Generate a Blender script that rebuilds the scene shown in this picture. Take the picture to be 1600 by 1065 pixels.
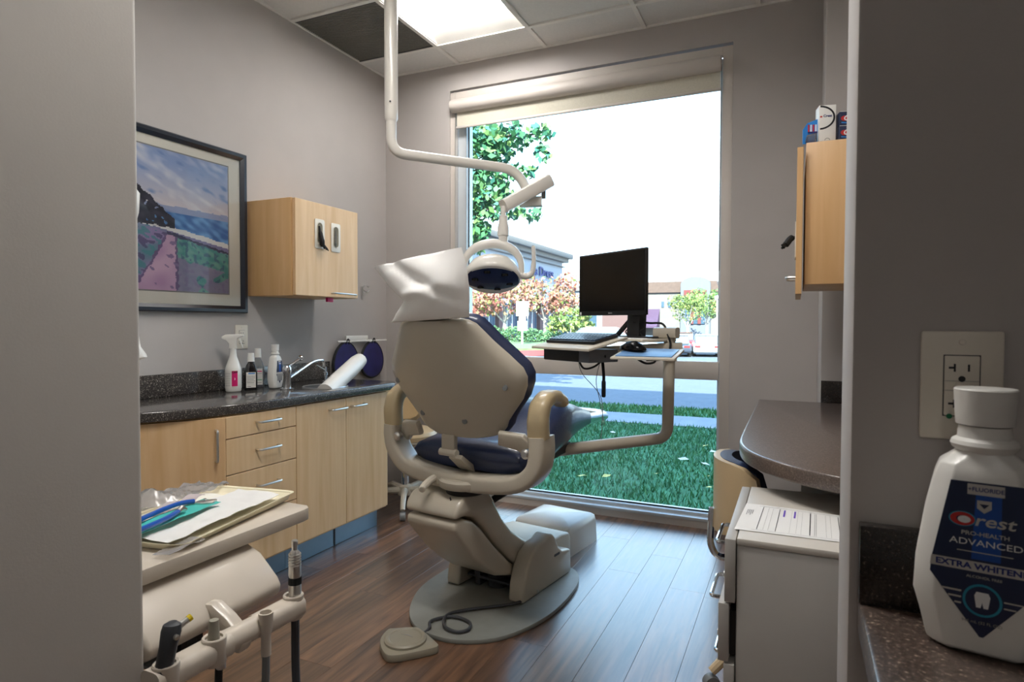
import bpy, bmesh, math, random
from math import sin, cos, pi, radians, sqrt, atan2, exp, floor
from mathutils import Vector, Matrix, noise

for o in list(bpy.data.objects):
    bpy.data.objects.remove(o, do_unlink=True)
SC = bpy.context.scene
COL = SC.collection

# ------------------------------------------------------------------ camera
H = 1.155
yaw, pitch, roll = radians(24.504), radians(-1.590), radians(0.176)
_r = Vector((cos(yaw), sin(yaw), 0)); _f = Vector((-sin(yaw)*cos(pitch), cos(yaw)*cos(pitch), sin(pitch)))
_u = _r.cross(_f)
_r2 = _r*cos(roll) + _u*sin(roll); _u2 = -_r*sin(roll) + _u*cos(roll)
cam_d = bpy.data.cameras.new('camera'); cam = bpy.data.objects.new('camera', cam_d); COL.objects.link(cam)
cam.matrix_world = Matrix(((_r2.x, _u2.x, -_f.x, 0), (_r2.y, _u2.y, -_f.y, 0), (_r2.z, _u2.z, -_f.z, H), (0, 0, 0, 1)))
cam_d.sensor_width = 36; cam_d.lens = 972.76/1600*36; cam_d.clip_start = .02; cam_d.clip_end = 400
cam_d.dof.use_dof = True; cam_d.dof.focus_distance = 2.4; cam_d.dof.aperture_fstop = 11
SC.camera = cam

# ------------------------------------------------------------------ world, sun, exposure
SC.view_settings.view_transform = 'Standard'; SC.view_settings.look = 'None'
SC.view_settings.gamma = 1; SC.view_settings.use_curve_mapping = False
SC.view_settings.exposure = 0.7
W = bpy.data.worlds.new('sky'); SC.world = W; W.use_nodes = True
wn, wl = W.node_tree.nodes, W.node_tree.links; wn.clear()
wo = wn.new('ShaderNodeOutputWorld'); wb = wn.new('ShaderNodeBackground')
wt = wn.new('ShaderNodeTexCoord'); wsep = wn.new('ShaderNodeSeparateXYZ'); wr = wn.new('ShaderNodeValToRGB')
wl.new(wt.outputs['Generated'], wsep.inputs[0]); wl.new(wsep.outputs['Z'], wr.inputs[0])
wr.color_ramp.elements[0].position = 0.0; wr.color_ramp.elements[0].color = (.88, .94, 1, 1)
wr.color_ramp.elements[1].position = 1.0; wr.color_ramp.elements[1].color = (.32, .58, 1.2, 1)
e = wr.color_ramp.elements.new(.10); e.color = (.78, .90, 1.03, 1)
e = wr.color_ramp.elements.new(.32); e.color = (.66, .83, 1.04, 1)
e = wr.color_ramp.elements.new(.6); e.color = (.44, .70, 1.12, 1)
wl.new(wr.outputs[0], wb.inputs[0]); wb.inputs[1].default_value = 2.5
wl.new(wb.outputs[0], wo.inputs[0])
sun_d = bpy.data.lights.new('sun', 'SUN'); sun_d.energy = 12.0; sun_d.angle = .01; sun_d.color = (1, .95, .87)
sun = bpy.data.objects.new('sun', sun_d); COL.objects.link(sun)
sun.rotation_euler = Vector((-.18, .80, -.57)).to_track_quat('-Z', 'Y').to_euler()
sun.location = (4, -20, 18)

# ------------------------------------------------------------------ helpers
def L1(c):
    c = c/255
    return c/12.92 if c <= .04045 else ((c+.055)/1.055)**2.4
def rgb(r, g, b): return (L1(r), L1(g), L1(b), 1)

MATS = {}
def mat(name, col, rough=.5, metal=0., spec=.5, var=.06, vscale=6., bump=0., bscale=60., coat=0., trans=0., sss=0., emis=None, estr=0., stretch=None, alpha=1.):
    m = bpy.data.materials.new(name); MATS[name] = m; m.use_nodes = True
    nt = m.node_tree; n, l = nt.nodes, nt.links
    b = n['Principled BSDF']
    b.inputs['Roughness'].default_value = rough; b.inputs['Metallic'].default_value = metal
    b.inputs['Specular IOR Level'].default_value = spec
    b.inputs['Coat Weight'].default_value = coat
    b.inputs['Coat Roughness'].default_value = .08
    b.inputs['Transmission Weight'].default_value = trans
    b.inputs['Alpha'].default_value = alpha
    if sss:
        b.inputs['Subsurface Weight'].default_value = sss; b.inputs['Subsurface Radius'].default_value = (.02, .02, .02)
    tc = n.new('ShaderNodeTexCoord'); mp = n.new('ShaderNodeMapping')
    l.new(tc.outputs['Object'], mp.inputs[0])
    if stretch: mp.inputs['Scale'].default_value = stretch
    nz = n.new('ShaderNodeTexNoise'); nz.inputs['Scale'].default_value = vscale; nz.inputs['Detail'].default_value = 4
    l.new(mp.outputs[0], nz.inputs['Vector'])
    rp = n.new('ShaderNodeValToRGB'); rp.color_ramp.elements[0].position = .3; rp.color_ramp.elements[1].position = .7
    rp.color_ramp.elements[0].color = tuple(max(0, c*(1-var)) for c in col[:3])+(1,)
    rp.color_ramp.elements[1].color = tuple(min(1, c*(1+var)) for c in col[:3])+(1,)
    l.new(nz.outputs['Fac'], rp.inputs[0]); l.new(rp.outputs[0], b.inputs['Base Color'])
    if bump:
        n2 = n.new('ShaderNodeTexNoise'); n2.inputs['Scale'].default_value = bscale; n2.inputs['Detail'].default_value = 3
        l.new(tc.outputs['Object'], n2.inputs['Vector'])
        bp = n.new('ShaderNodeBump'); bp.inputs['Strength'].default_value = bump; bp.inputs['Distance'].default_value = .01
        l.new(n2.outputs['Fac'], bp.inputs['Height']); l.new(bp.outputs[0], b.inputs['Normal'])
    if emis:
        b.inputs['Emission Color'].default_value = emis; b.inputs['Emission Strength'].default_value = estr
    return m

def wood(name, dark, light, rough, grain=(14, 14, 1.0), scale=3., rand=0., coat=0., cr=.15, cior=1.5):
    m = bpy.data.materials.new(name); MATS[name] = m; m.use_nodes = True
    n, l = m.node_tree.nodes, m.node_tree.links; b = n['Principled BSDF']
    b.inputs['Roughness'].default_value = rough; b.inputs['Coat Weight'].default_value = coat; b.inputs['Coat Roughness'].default_value = cr; b.inputs['Coat IOR'].default_value = cior
    tc = n.new('ShaderNodeTexCoord'); mp = n.new('ShaderNodeMapping'); mp.inputs['Scale'].default_value = grain
    l.new(tc.outputs['Object'], mp.inputs[0])
    vec = mp.outputs[0]
    if rand:
        oi = n.new('ShaderNodeObjectInfo'); ml = n.new('ShaderNodeMath'); ml.operation = 'MULTIPLY'; ml.inputs[1].default_value = 50
        l.new(oi.outputs['Random'], ml.inputs[0])
        cb = n.new('ShaderNodeCombineXYZ'); l.new(ml.outputs[0], cb.inputs[0]); l.new(ml.outputs[0], cb.inputs[1]); l.new(ml.outputs[0], cb.inputs[2])
        va = n.new('ShaderNodeVectorMath'); va.operation = 'ADD'; l.new(vec, va.inputs[0]); l.new(cb.outputs[0], va.inputs[1]); vec = va.outputs[0]
    nz = n.new('ShaderNodeTexNoise'); nz.inputs['Scale'].default_value = scale; nz.inputs['Detail'].default_value = 6; nz.inputs['Distortion'].default_value = .6
    l.new(vec, nz.inputs['Vector'])
    rp = n.new('ShaderNodeValToRGB'); rp.color_ramp.elements[0].position = .28; rp.color_ramp.elements[1].position = .74
    rp.color_ramp.elements[0].color = dark; rp.color_ramp.elements[1].color = light
    l.new(nz.outputs['Fac'], rp.inputs[0]); out = rp.outputs[0]
    if rand:
        mr = n.new('ShaderNodeMapRange'); mr.inputs['To Min'].default_value = 1-rand; mr.inputs['To Max'].default_value = 1+rand
        l.new(oi.outputs['Random'], mr.inputs[0])
        mx = n.new('ShaderNodeVectorMath'); mx.operation = 'SCALE'; l.new(out, mx.inputs[0]); l.new(mr.outputs[0], mx.inputs['Scale']); out = mx.outputs[0]
    l.new(out, b.inputs['Base Color'])
    bp = n.new('ShaderNodeBump'); bp.inputs['Strength'].default_value = .06; bp.inputs['Distance'].default_value = .003
    l.new(nz.outputs['Fac'], bp.inputs['Height']); l.new(bp.outputs[0], b.inputs['Normal'])
    return m

def granite(name, base, speck, rough=.22, scale=260., amount=.63, coat=.3):
    m = bpy.data.materials.new(name); MATS[name] = m; m.use_nodes = True
    n, l = m.node_tree.nodes, m.node_tree.links; b = n['Principled BSDF']; b.inputs['Roughness'].default_value = rough
    b.inputs['Coat Weight'].default_value = coat; b.inputs['Coat Roughness'].default_value = .1
    tc = n.new('ShaderNodeTexCoord')
    vo = n.new('ShaderNodeTexVoronoi'); vo.inputs['Scale'].default_value = scale
    nz = n.new('ShaderNodeTexNoise'); nz.inputs['Scale'].default_value = scale*.55; nz.inputs['Detail'].default_value = 5
    l.new(tc.outputs['Object'], vo.inputs['Vector']); l.new(tc.outputs['Object'], nz.inputs['Vector'])
    rp = n.new('ShaderNodeValToRGB'); e0, e1 = rp.color_ramp.elements
    e0.position = .40; e0.color = tuple(c*.55 for c in base[:3])+(1,); e1.position = amount+.08; e1.color = speck
    e2 = rp.color_ramp.elements.new(amount-.04); e2.color = base
    l.new(nz.outputs['Fac'], rp.inputs[0])
    r2 = n.new('ShaderNodeValToRGB'); r2.color_ramp.elements[0].position = .08; r2.color_ramp.elements[0].color = (.55, .55, .55, 1)
    r2.color_ramp.elements[1].position = .2; r2.color_ramp.elements[1].color = (1, 1, 1, 1)
    l.new(vo.outputs['Distance'], r2.inputs[0])
    mx = n.new('ShaderNodeMix'); mx.data_type = 'RGBA'; mx.blend_type = 'MULTIPLY'; mx.inputs['Factor'].default_value = 1
    l.new(rp.outputs[0], mx.inputs['A']); l.new(r2.outputs[0], mx.inputs['B']); l.new(mx.outputs['Result'], b.inputs['Base Color'])
    return m

def film(name, tint, gloss=.06, rough=.02, body=None, bodyfac=0.):
    """clear pane or film: transparent + fresnel reflection (+ a little diffuse body)"""
    m = bpy.data.materials.new(name); MATS[name] = m; m.use_nodes = True
    n, l = m.node_tree.nodes, m.node_tree.links; n.clear()
    out = n.new('ShaderNodeOutputMaterial'); tr = n.new('ShaderNodeBsdfTransparent'); tr.inputs[0].default_value = tint
    gl = n.new('ShaderNodeBsdfGlossy'); gl.inputs['Roughness'].default_value = rough
    nz = n.new('ShaderNodeTexNoise'); nz.inputs['Scale'].default_value = 3
    fr = n.new('ShaderNodeFresnel'); fr.inputs['IOR'].default_value = 1.5
    ad = n.new('ShaderNodeMath'); ad.operation = 'MULTIPLY'; ad.inputs[1].default_value = gloss/.04
    l.new(fr.outputs[0], ad.inputs[0]); ad.use_clamp = True
    mx = n.new('ShaderNodeMixShader'); l.new(ad.outputs[0], mx.inputs[0])
    src = tr.outputs[0]
    if body:
        df = n.new('ShaderNodeBsdfTranslucent'); df.inputs[0].default_value = body
        d2 = n.new('ShaderNodeBsdfDiffuse'); d2.inputs[0].default_value = body
        a2 = n.new('ShaderNodeMixShader'); l.new(df.outputs[0], a2.inputs[1]); l.new(d2.outputs[0], a2.inputs[2])
        m2 = n.new('ShaderNodeMixShader'); m2.inputs[0].default_value = bodyfac
        l.new(tr.outputs[0], m2.inputs[1]); l.new(a2.outputs[0], m2.inputs[2]); src = m2.outputs[0]
    l.new(src, mx.inputs[1]); l.new(gl.outputs[0], mx.inputs[2]); l.new(mx.outputs[0], out.inputs[0])
    return m

def vcol(name, rough=.5):
    m = bpy.data.materials.new(name); MATS[name] = m; m.use_nodes = True
    n, l = m.node_tree.nodes, m.node_tree.links; b = n['Principled BSDF']; b.inputs['Roughness'].default_value = rough
    a = n.new('ShaderNodeVertexColor'); a.layer_name = 'Col'; l.new(a.outputs[0], b.inputs['Base Color'])
    return m

ROOT = {}
def tag(o, label=None, cat=None, group=None, kind=None):
    if label: o['label'] = label
    if cat: o['category'] = cat
    if group: o['group'] = group
    if kind: o['kind'] = kind
    return o
def thing(name, label, cat, loc=(0, 0, 0), rotz=0., group=None, kind=None):
    o = bpy.data.objects.new(name, None); COL.objects.link(o); o.empty_display_size = .05
    o.location = loc; o.rotation_euler = (0, 0, rotz)
    ROOT[o.name] = Matrix.Translation(loc) @ Matrix.Rotation(rotz, 4, 'Z')
    return tag(o, label, cat, group, kind)
def finish(bm, bevel=0., seg=2, sharp=35., subd=0):
    bmesh.ops.remove_doubles(bm, verts=bm.verts, dist=1e-5)
    bmesh.ops.recalc_face_normals(bm, faces=bm.faces)
    if bevel:
        es = [e for e in bm.edges if len(e.link_faces) == 2 and e.calc_face_angle(0) > radians(25)]
        bmesh.ops.bevel(bm, geom=es, offset=bevel, segments=seg, profile=.5, affect='EDGES', clamp_overlap=True)
    for f in bm.faces: f.smooth = True
    lim = radians(sharp)
    for e in bm.edges:
        e.smooth = len(e.link_faces) == 2 and e.calc_face_angle(0) < lim
def mk(name, bm, m, parent=None, bevel=0., seg=2, sharp=35., world=True, loc=None, subd=0):
    """one mesh object; parent = thing or part (mesh given in world coordinates unless world=False)"""
    finish(bm, bevel, seg, sharp)
    if parent is not None:
        R = ROOT[parent.name]
        if world: bm.transform(R.inverted())
    elif loc is not None:
        bm.transform(Matrix.Translation(loc).inverted())
    me = bpy.data.meshes.new(name); bm.to_mesh(me); bm.free()
    if isinstance(m, str): m = MATS[m]
    me.materials.append(m)
    o = bpy.data.objects.new(name, me); COL.objects.link(o)
    if parent is not None: o.parent = parent; ROOT[o.name] = R
    else:
        if loc is not None: o.location = loc
        ROOT[o.name] = Matrix.Translation(loc) if loc is not None else Matrix.Identity(4)
    if subd:
        s = o.modifiers.new('subsurf', 'SUBSURF'); s.levels = subd; s.render_levels = subd
    return o
def B(): return bmesh.new()
def box(x0, x1, y0, y1, z0, z1, bm=None):
    bm = bm or bmesh.new()
    v = [bm.verts.new((x, y, z)) for x in (x0, x1) for y in (y0, y1) for z in (z0, z1)]
    for f in ((0, 1, 3, 2), (4, 6, 7, 5), (0, 4, 5, 1), (2, 3, 7, 6), (0, 2, 6, 4), (1, 5, 7, 3)):
        bm.faces.new([v[i] for i in f])
    return bm
def prism(pts, axis, a, b, bm=None):
    bm = bm or bmesh.new()
    def q(p, c):
        return (c, p[0], p[1]) if axis == 'x' else (p[0], c, p[1]) if axis == 'y' else (p[0], p[1], c)
    A = [bm.verts.new(q(p, a)) for p in pts]; Bv = [bm.verts.new(q(p, b)) for p in pts]
    bm.faces.new(A); bm.faces.new(Bv[::-1]); n = len(pts)
    for i in range(n): bm.faces.new((A[i], A[(i+1) % n], Bv[(i+1) % n], Bv[i]))
    return bm
def loft(rings, bm=None, caps=True, closed=True):
    bm = bm or bmesh.new()
    R = [[bm.verts.new(p) for p in r] for r in rings]; n = len(R[0])
    for i in range(len(R)-1):
        for j in range(n if closed else n-1):
            bm.faces.new((R[i][j], R[i][(j+1) % n], R[i+1][(j+1) % n], R[i+1][j]))
    if caps: bm.faces.new(R[0][::-1]); bm.faces.new(R[-1])
    return bm
def fillet(pts, r, n=6):
    pts = [Vector(p) for p in pts]; out = [pts[0]]
    for i in range(1, len(pts)-1):
        p, a, c = pts[i], pts[i-1], pts[i+1]
        ra = min(r, (a-p).length*.49, (c-p).length*.49)
        s = p+(a-p).normalized()*ra; t = p+(c-p).normalized()*ra
        for k in range(n+1):
            u = k/n; out.append(s*(1-u)**2+p*2*u*(1-u)+t*u*u)
    out.append(pts[-1]); return out
def crom(pts, n=6, closed=False):
    P = [Vector(p) for p in pts]; out = []; m = len(P)
    for i in range(m if closed else m-1):
        if closed: p0, p1, p2, p3 = P[i-1], P[i], P[(i+1) % m], P[(i+2) % m]
        else: p0, p1, p2, p3 = P[max(i-1, 0)], P[i], P[i+1], P[min(i+2, m-1)]
        for k in range(n):
            t = k/n
            out.append(.5*((2*p1)+(p2-p0)*t+(2*p0-5*p1+4*p2-p3)*t*t+(3*p1-p0-3*p2+p3)*t**3))
    if not closed: out.append(P[-1])
    return out
def tube(pts, r, n=10, bm=None, caps=True, up=None, prof=None):
    """sweep: r float or list of radii; prof(list of 2D points) replaces the circle"""
    pts = [Vector(p) for p in pts]; rings = []; m = len(pts)
    t0 = (pts[1]-pts[0]).normalized()
    ref = Vector(up) if up else (Vector((0, 0, 1)) if abs(t0.z) < .9 else Vector((1, 0, 0)))
    nrm = (ref-t0*ref.dot(t0)).normalized()
    for i in range(m):
        t = ((pts[min(i+1, m-1)]-pts[i]).normalized()+(pts[i]-pts[max(i-1, 0)]).normalized())
        t = t.normalized() if t.length > 1e-9 else t0
        nrm = (nrm-t*nrm.dot(t)).normalized(); bn = t.cross(nrm)
        rr = r[i] if isinstance(r, (list, tuple)) else r
        if prof: rings.append([pts[i]+nrm*q[0]*rr+bn*q[1]*rr for q in prof])
        else: rings.append([pts[i]+(nrm*cos(2*pi*k/n)+bn*sin(2*pi*k/n))*rr for k in range(n)])
    return loft(rings, bm, caps)
def lathe(prof, c=(0, 0, 0), n=24, bm=None, axis='z', rot=None):
    """prof = [(radius, height), ...]"""
    rings = []
    for r, h in prof:
        ring = []
        for k in range(n):
            a = 2*pi*k/n; p = Vector((r*cos(a), r*sin(a), h))
            if axis == 'x': p = Vector((p.z, p.x, p.y))
            elif axis == 'y': p = Vector((p.x, p.z, p.y))
            if rot: p = rot @ p
            ring.append(p+Vector(c))
        rings.append(ring)
    return loft(rings, bm)
def rrect(w, h, r, n=4):
    out = []
    for cx, cy, a0 in ((w/2-r, h/2-r, 0), (-w/2+r, h/2-r, 90), (-w/2+r, -h/2+r, 180), (w/2-r, -h/2+r, 270)):
        for k in range(n+1):
            a = radians(a0+90*k/n); out.append((cx+r*cos(a), cy+r*sin(a)))
    return out
def xf(bm, loc=(0, 0, 0), rx=0, ry=0, rz=0, s=(1, 1, 1)):
    bm.transform(Matrix.Translation(loc) @ Matrix.Rotation(rz, 4, 'Z') @ Matrix.Rotation(ry, 4, 'Y') @ Matrix.Rotation(rx, 4, 'X') @ Matrix.Diagonal((*s, 1)))
    return bm
def text(s, size, M, extrude=.0003, sx=1., bold=0., align='CENTER', shear=0.):
    cu = bpy.data.curves.new('t', 'FONT'); cu.body = s; cu.size = size; cu.align_x = align; cu.align_y = 'CENTER'
    cu.extrude = extrude; cu.offset = bold; cu.resolution_u = 3; cu.shear = shear
    ob = bpy.data.objects.new('t', cu); COL.objects.link(ob)
    me = bpy.data.meshes.new_from_object(ob.evaluated_get(bpy.context.evaluated_depsgraph_get()))
    bpy.data.objects.remove(ob); bm = bmesh.new(); bm.from_mesh(me); bpy.data.meshes.remove(me)
    bm.transform(M @ Matrix.Diagonal((sx, 1, 1, 1))); return bm
def frame_mat(o, x, z):
    """matrix whose X axis is x, Z (outward) axis is z, at o"""
    x = Vector(x).normalized(); z = Vector(z).normalized(); y = z.cross(x).normalized(); x = y.cross(z)
    return Matrix(((x.x, y.x, z.x, o[0]), (x.y, y.y, z.y, o[1]), (x.z, y.z, z.z, o[2]), (0, 0, 0, 1)))
def merge(*bms):
    out = bms[0]
    for b in bms[1:]:
        me = bpy.data.meshes.new('m'); b.to_mesh(me); out.from_mesh(me); bpy.data.meshes.remove(me); b.free()
    return out
def copy_tree(o, parent=None):
    c = o.copy(); COL.objects.link(c); c.parent = parent
    for ch in o.children: copy_tree(ch, c)
    return c
def struct(name, bm, m, parent=None, **k):
    o = mk(name, bm, m, parent, **k)
    if parent is None: o['kind'] = 'structure'
    return o
def label_struct(o, s): o['label'] = s; return o
def nz3(x, y, z, s=1.): return noise.noise(Vector((x*s, y*s, z*s)))

# ------------------------------------------------------------------ materials
mat('wall_paint', rgb(180, 174, 170), .75, var=.02, bump=.03, bscale=220)
mat('pier_paint', rgb(198, 193, 186), .75, var=.02, bump=.03, bscale=220)
mat('ceiling_tile', rgb(226, 224, 220), .9, var=.03, vscale=90, bump=.1, bscale=300)
mat('grid_white', rgb(235, 232, 226), .5)
mat('vent_grey', rgb(120, 118, 112), .6, var=.1, vscale=120)
mat('trim_cream', rgb(206, 198, 190), .45, var=.02)
mat('alu', rgb(206, 212, 216), .35, metal=.2)
mat('gasket', rgb(20, 24, 28), .6)
mat('shade_fabric', rgb(205, 200, 184), .9, var=.05, vscale=160)
wood('maple', rgb(212, 172, 124), rgb(228, 194, 150), .38, grain=(11, 11, .8), scale=2.4)
wood('maple_side', rgb(206, 162, 108), rgb(220, 180, 130), .42, grain=(9, 9, .7), scale=2.4)
wood('floor_wood', rgb(54, 37, 29), rgb(130, 94, 70), .34, grain=(16, 1.1, 1), scale=2.2, rand=.32, coat=1., cr=.26, cior=1.75)
mat('floor_base', rgb(52, 34, 24), .5, var=.2)
granite('granite', rgb(76, 71, 68), rgb(190, 180, 168), .16, 430, .63)
granite('granite_brown', rgb(92, 78, 70), rgb(180, 158, 138), .28, 420, .64)
granite('granite_dark', rgb(48, 43, 40), rgb(100, 90, 80), .25, 480, .66)
granite('granite_desk', rgb(112, 98, 90), rgb(150, 134, 124), .3, 480, .66)
mat('toe_metal', rgb(120, 140, 155), .32, metal=.55, var=.05)
mat('steel', rgb(214, 212, 208), .32, metal=1., var=.03)
mat('chrome', rgb(225, 228, 232), .07, metal=1., var=.01)
mat('white_enamel', rgb(226, 221, 212), .28, coat=.4, var=.01)
mat('white_plastic', rgb(232, 230, 224), .35, coat=.2, var=.015)
mat('plate_almond', rgb(222, 214, 200), .4, var=.01)
mat('beige_plastic', rgb(190, 181, 164), .36, coat=.25, var=.02)
mat('beige_unit', rgb(204, 194, 180), .35, coat=.25, var=.015)
mat('pedal_taupe', rgb(150, 143, 126), .45, var=.05)
mat('beige_pale', rgb(214, 205, 188), .4, var=.02)
mat('taupe_plate', rgb(128, 129, 123), .42, metal=.0, var=.06, vscale=20)
mat('vinyl_navy', rgb(34, 46, 80), .38, coat=.35, var=.12, vscale=8, bump=.08, bscale=120)
mat('black_plastic', rgb(22, 22, 24), .42, var=.1)
mat('black_rubber', rgb(18, 18, 18), .7, var=.1)
mat('screen_black', rgb(8, 9, 12), .2, var=.02, spec=.25)
mat('key_cap', rgb(60, 76, 98), .35, coat=.2)  # blue window sheen on the keys is put into this colour
mat('grey_plastic', rgb(120, 122, 122), .45)
mat('pc_grey', rgb(92, 94, 98), .45)
mat('dark_grey', rgb(58, 60, 64), .45)
mat('paper', rgb(226, 225, 222), .85, var=.015, sss=0)
mat('paper_cover', rgb(246, 244, 241), .8, var=.02)
mat('tray_cream', rgb(240, 231, 202), .4, var=.02, coat=.2)
mat('teal', rgb(70, 186, 176), .5, var=.06)
mat('blue_cord', rgb(16, 82, 178), .35, coat=.3)
mat('navy_pad', rgb(34, 30, 92), .6, var=.25, vscale=12)
mat('cart_grey', rgb(176, 172, 166), .45, var=.02)
mat('cart_top', rgb(200, 194, 184), .5, var=.02)
mat('ink_blue', rgb(24, 40, 110), .5); mat('ink_black', rgb(26, 26, 30), .5); mat('ink_grey', rgb(150, 148, 146), .6)
mat('ink_pink', rgb(214, 24, 110), .45); mat('ink_purple', rgb(110, 80, 190), .5); mat('ink_red', rgb(190, 40, 40), .45)
mat('ink_green', rgb(60, 160, 110), .5); mat('ink_sky', rgb(40, 130, 210), .45); mat('ink_white', rgb(236, 236, 236), .45); mat('ink_silver', rgb(190, 186, 180), .4)
mat('label_navy', rgb(16, 34, 70), .35, coat=.3, var=.12, vscale=4); mat('label_blue', rgb(10, 74, 160), .35, coat=.3); mat('label_cyan', rgb(40, 140, 170), .35)
mat('label_white', rgb(228, 226, 220), .5)
mat('dark_bottle', rgb(22, 18, 20), .15, coat=.5)
film('clear_plastic', (.82, .82, .82, 1), .08, .1, rgb(240, 240, 240), .18)
film('wrap_film', (.95, .94, .93, 1), .03, .2, rgb(245, 242, 240), .30)
film('toe_film', (.72, .78, .74, 1), .16, .12, rgb(235, 245, 238), .5)
film('window_glass', (.90, .985, .995, 1), .032, .0)
film('picture_glass', (.97, .97, .97, 1), .03, .0)
mat('lens_glow', rgb(255, 250, 238), .4, emis=(1, .975, .95, 1), estr=20.5)
mat('frame_dark', rgb(24, 28, 40), .3, coat=.4)
mat('mat_cream', rgb(236, 233, 222), .8, var=.02)
vcol('painted_print', .6)
vcol('leafy', .6)
mat('bark', rgb(96, 84, 74), .9, var=.25, vscale=14)
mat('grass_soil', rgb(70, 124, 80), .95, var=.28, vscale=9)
mat('concrete', rgb(132, 135, 136), .85, var=.08, vscale=5)
mat('asphalt', rgb(98, 104, 110), .9, var=.1, vscale=8)
mat('curb_red', rgb(150, 84, 82), .8)
mat('stucco_pale', rgb(160, 163, 170), .9, var=.04); mat('stucco_cream', rgb(124, 118, 112), .9, var=.04); mat('stucco_grey', rgb(112, 114, 120), .9, var=.04); mat('stucco_pink', rgb(112, 86, 82), .9, var=.05)
mat('stucco_rose', rgb(116, 60, 56), .85); mat('roof_tile', rgb(104, 84, 74), .9, var=.1, vscale=3)
mat('awning', rgb(84, 62, 84), .8); mat('shop_glass', rgb(70, 92, 108), .15, var=.2)
mat('car_white', rgb(232, 234, 236), .2, coat=.8); mat('car_dark', rgb(60, 66, 78), .2, coat=.8); mat('car_red', rgb(150, 60, 60), .2, coat=.8); mat('car_glass', rgb(120, 134, 144), .05)  # car_glass is lightened: bright reflection painted into its base colour
mat('sign_white', rgb(245, 245, 242), .6)

# ------------------------------------------------------------------ room shell
LX, BY, CZ = -2.618, 3.614, 2.855
# floor: dark underlay with individual planks on it
floor_o = struct('floor', box(-3.2, 2.2, -2.6, 3.66, -.05, -.006), 'floor_base')
label_struct(floor_o, 'dark brown wood plank floor')
pw_, pl_ = .152, 1.22
pm = {}
def plank_mesh(l):
    k = round(l, 3)
    if k not in pm:
        bm = box(0, pw_-.0007, 0, k-.0008, -.008, 0); finish(bm, .0004, 1)
        me = bpy.data.meshes.new('plank'); bm.to_mesh(me); bm.free(); me.materials.append(MATS['floor_wood']); pm[k] = me
    return pm[k]
rnd = random.Random(5); xcol = -2.618; ci = 0
while xcol < .40:
    y = -.25 - rnd.random()*pl_; 
    while y < BY-.005:
        l = min(pl_, BY+.01-y)
        if l > .04:
            o = bpy.data.objects.new('plank', plank_mesh(l)); COL.objects.link(o); o.parent = floor_o; o.location = (xcol, y, 0)
        y += pl_
    xcol += pw_; ci += 1

# window wall with opening (tall exterior facade above it)
WX0, WX1, WZ0, WZ1 = -2.105, -.331, -.004, 2.69
bm = B()
for a in ((-30, WX0, -.3, 5.9), (WX1, 30, -.3, 5.9), (WX0, WX1, WZ1, 5.9), (WX0, WX1, -.3, WZ0)):
    box(a[0], a[1], BY, BY+.16, a[2], a[3], bm)
wb_ = struct('wall_back', bm, 'wall_paint'); label_struct(wb_, 'warm grey wall around the tall window')
bm = box(LX-.15, LX, -2.6, BY, -.05, CZ+.1)
label_struct(struct('wall_left', bm, 'wall_paint'), 'warm grey wall behind the sink counter')
bm = box(.105, .6, 3.178, BY, -.05, CZ); label_struct(struct('wall_right', merge(bm, box(.36, .5, 1.0, 3.2, -.05, CZ)), 'wall_paint', bevel=.008), 'grey wall return beyond the right cabinet')
label_struct(struct('wall_front', box(.062, 2.2, .86, 1.022, -.05, CZ), 'wall_paint', bevel=.006), 'dark grey wall end beside the near counter')
label_struct(struct('wall_pier', box(LX, -1.05, -.5, .728, -.05, CZ), 'pier_paint', bevel=.01, seg=3), 'grey wall pier filling the left edge')
bm = box(-3.2, 2.2, -2.6, -2.45, -.05, CZ); box(2.05, 2.2, -2.6, .9, -.05, CZ, bm)
struct('wall_hall', bm, 'wall_paint')

# ceiling: slab, grid, tiles
ceil_o = struct('ceiling', box(-3.2, 2.3, -2.7, BY+.1, CZ+.14, CZ+.24), 'ceiling_tile'); label_struct(ceil_o, 'suspended white tile ceiling')
cxs = [LX, -2.035, -1.425, -.815, -.205, .405, 1.015, 1.625, 2.2]
cys = [BY, 3.33, 2.72, 2.11, 1.50, .89, .28, -.33, -.94, -1.55, -2.16, -2.5]
bm = B()
for x in cxs: box(x-.012, x+.012, -2.5, BY, CZ-.004, CZ+.03, bm)
for y in cys: box(LX, 2.2, y-.012, y+.012, CZ-.0045, CZ+.03, bm)
mk('grid', bm, 'grid_white', ceil_o)
lights_cells = {(1, 1), (2, 4), (3, 4), (4, 9)}; vent_cells = {(0, 1)}
for i in range(len(cxs)-1):
    for j in range(len(cys)-1):
        if (i, j) in lights_cells or (i, j) in vent_cells: continue
        a, b_, c, d = cxs[i]+.013, cxs[i+1]-.013, cys[j+1]+.013, cys[j]-.013
        mk('tile', box(a, b_, c, d, CZ+.006, CZ+.02), 'ceiling_tile', ceil_o)
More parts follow.
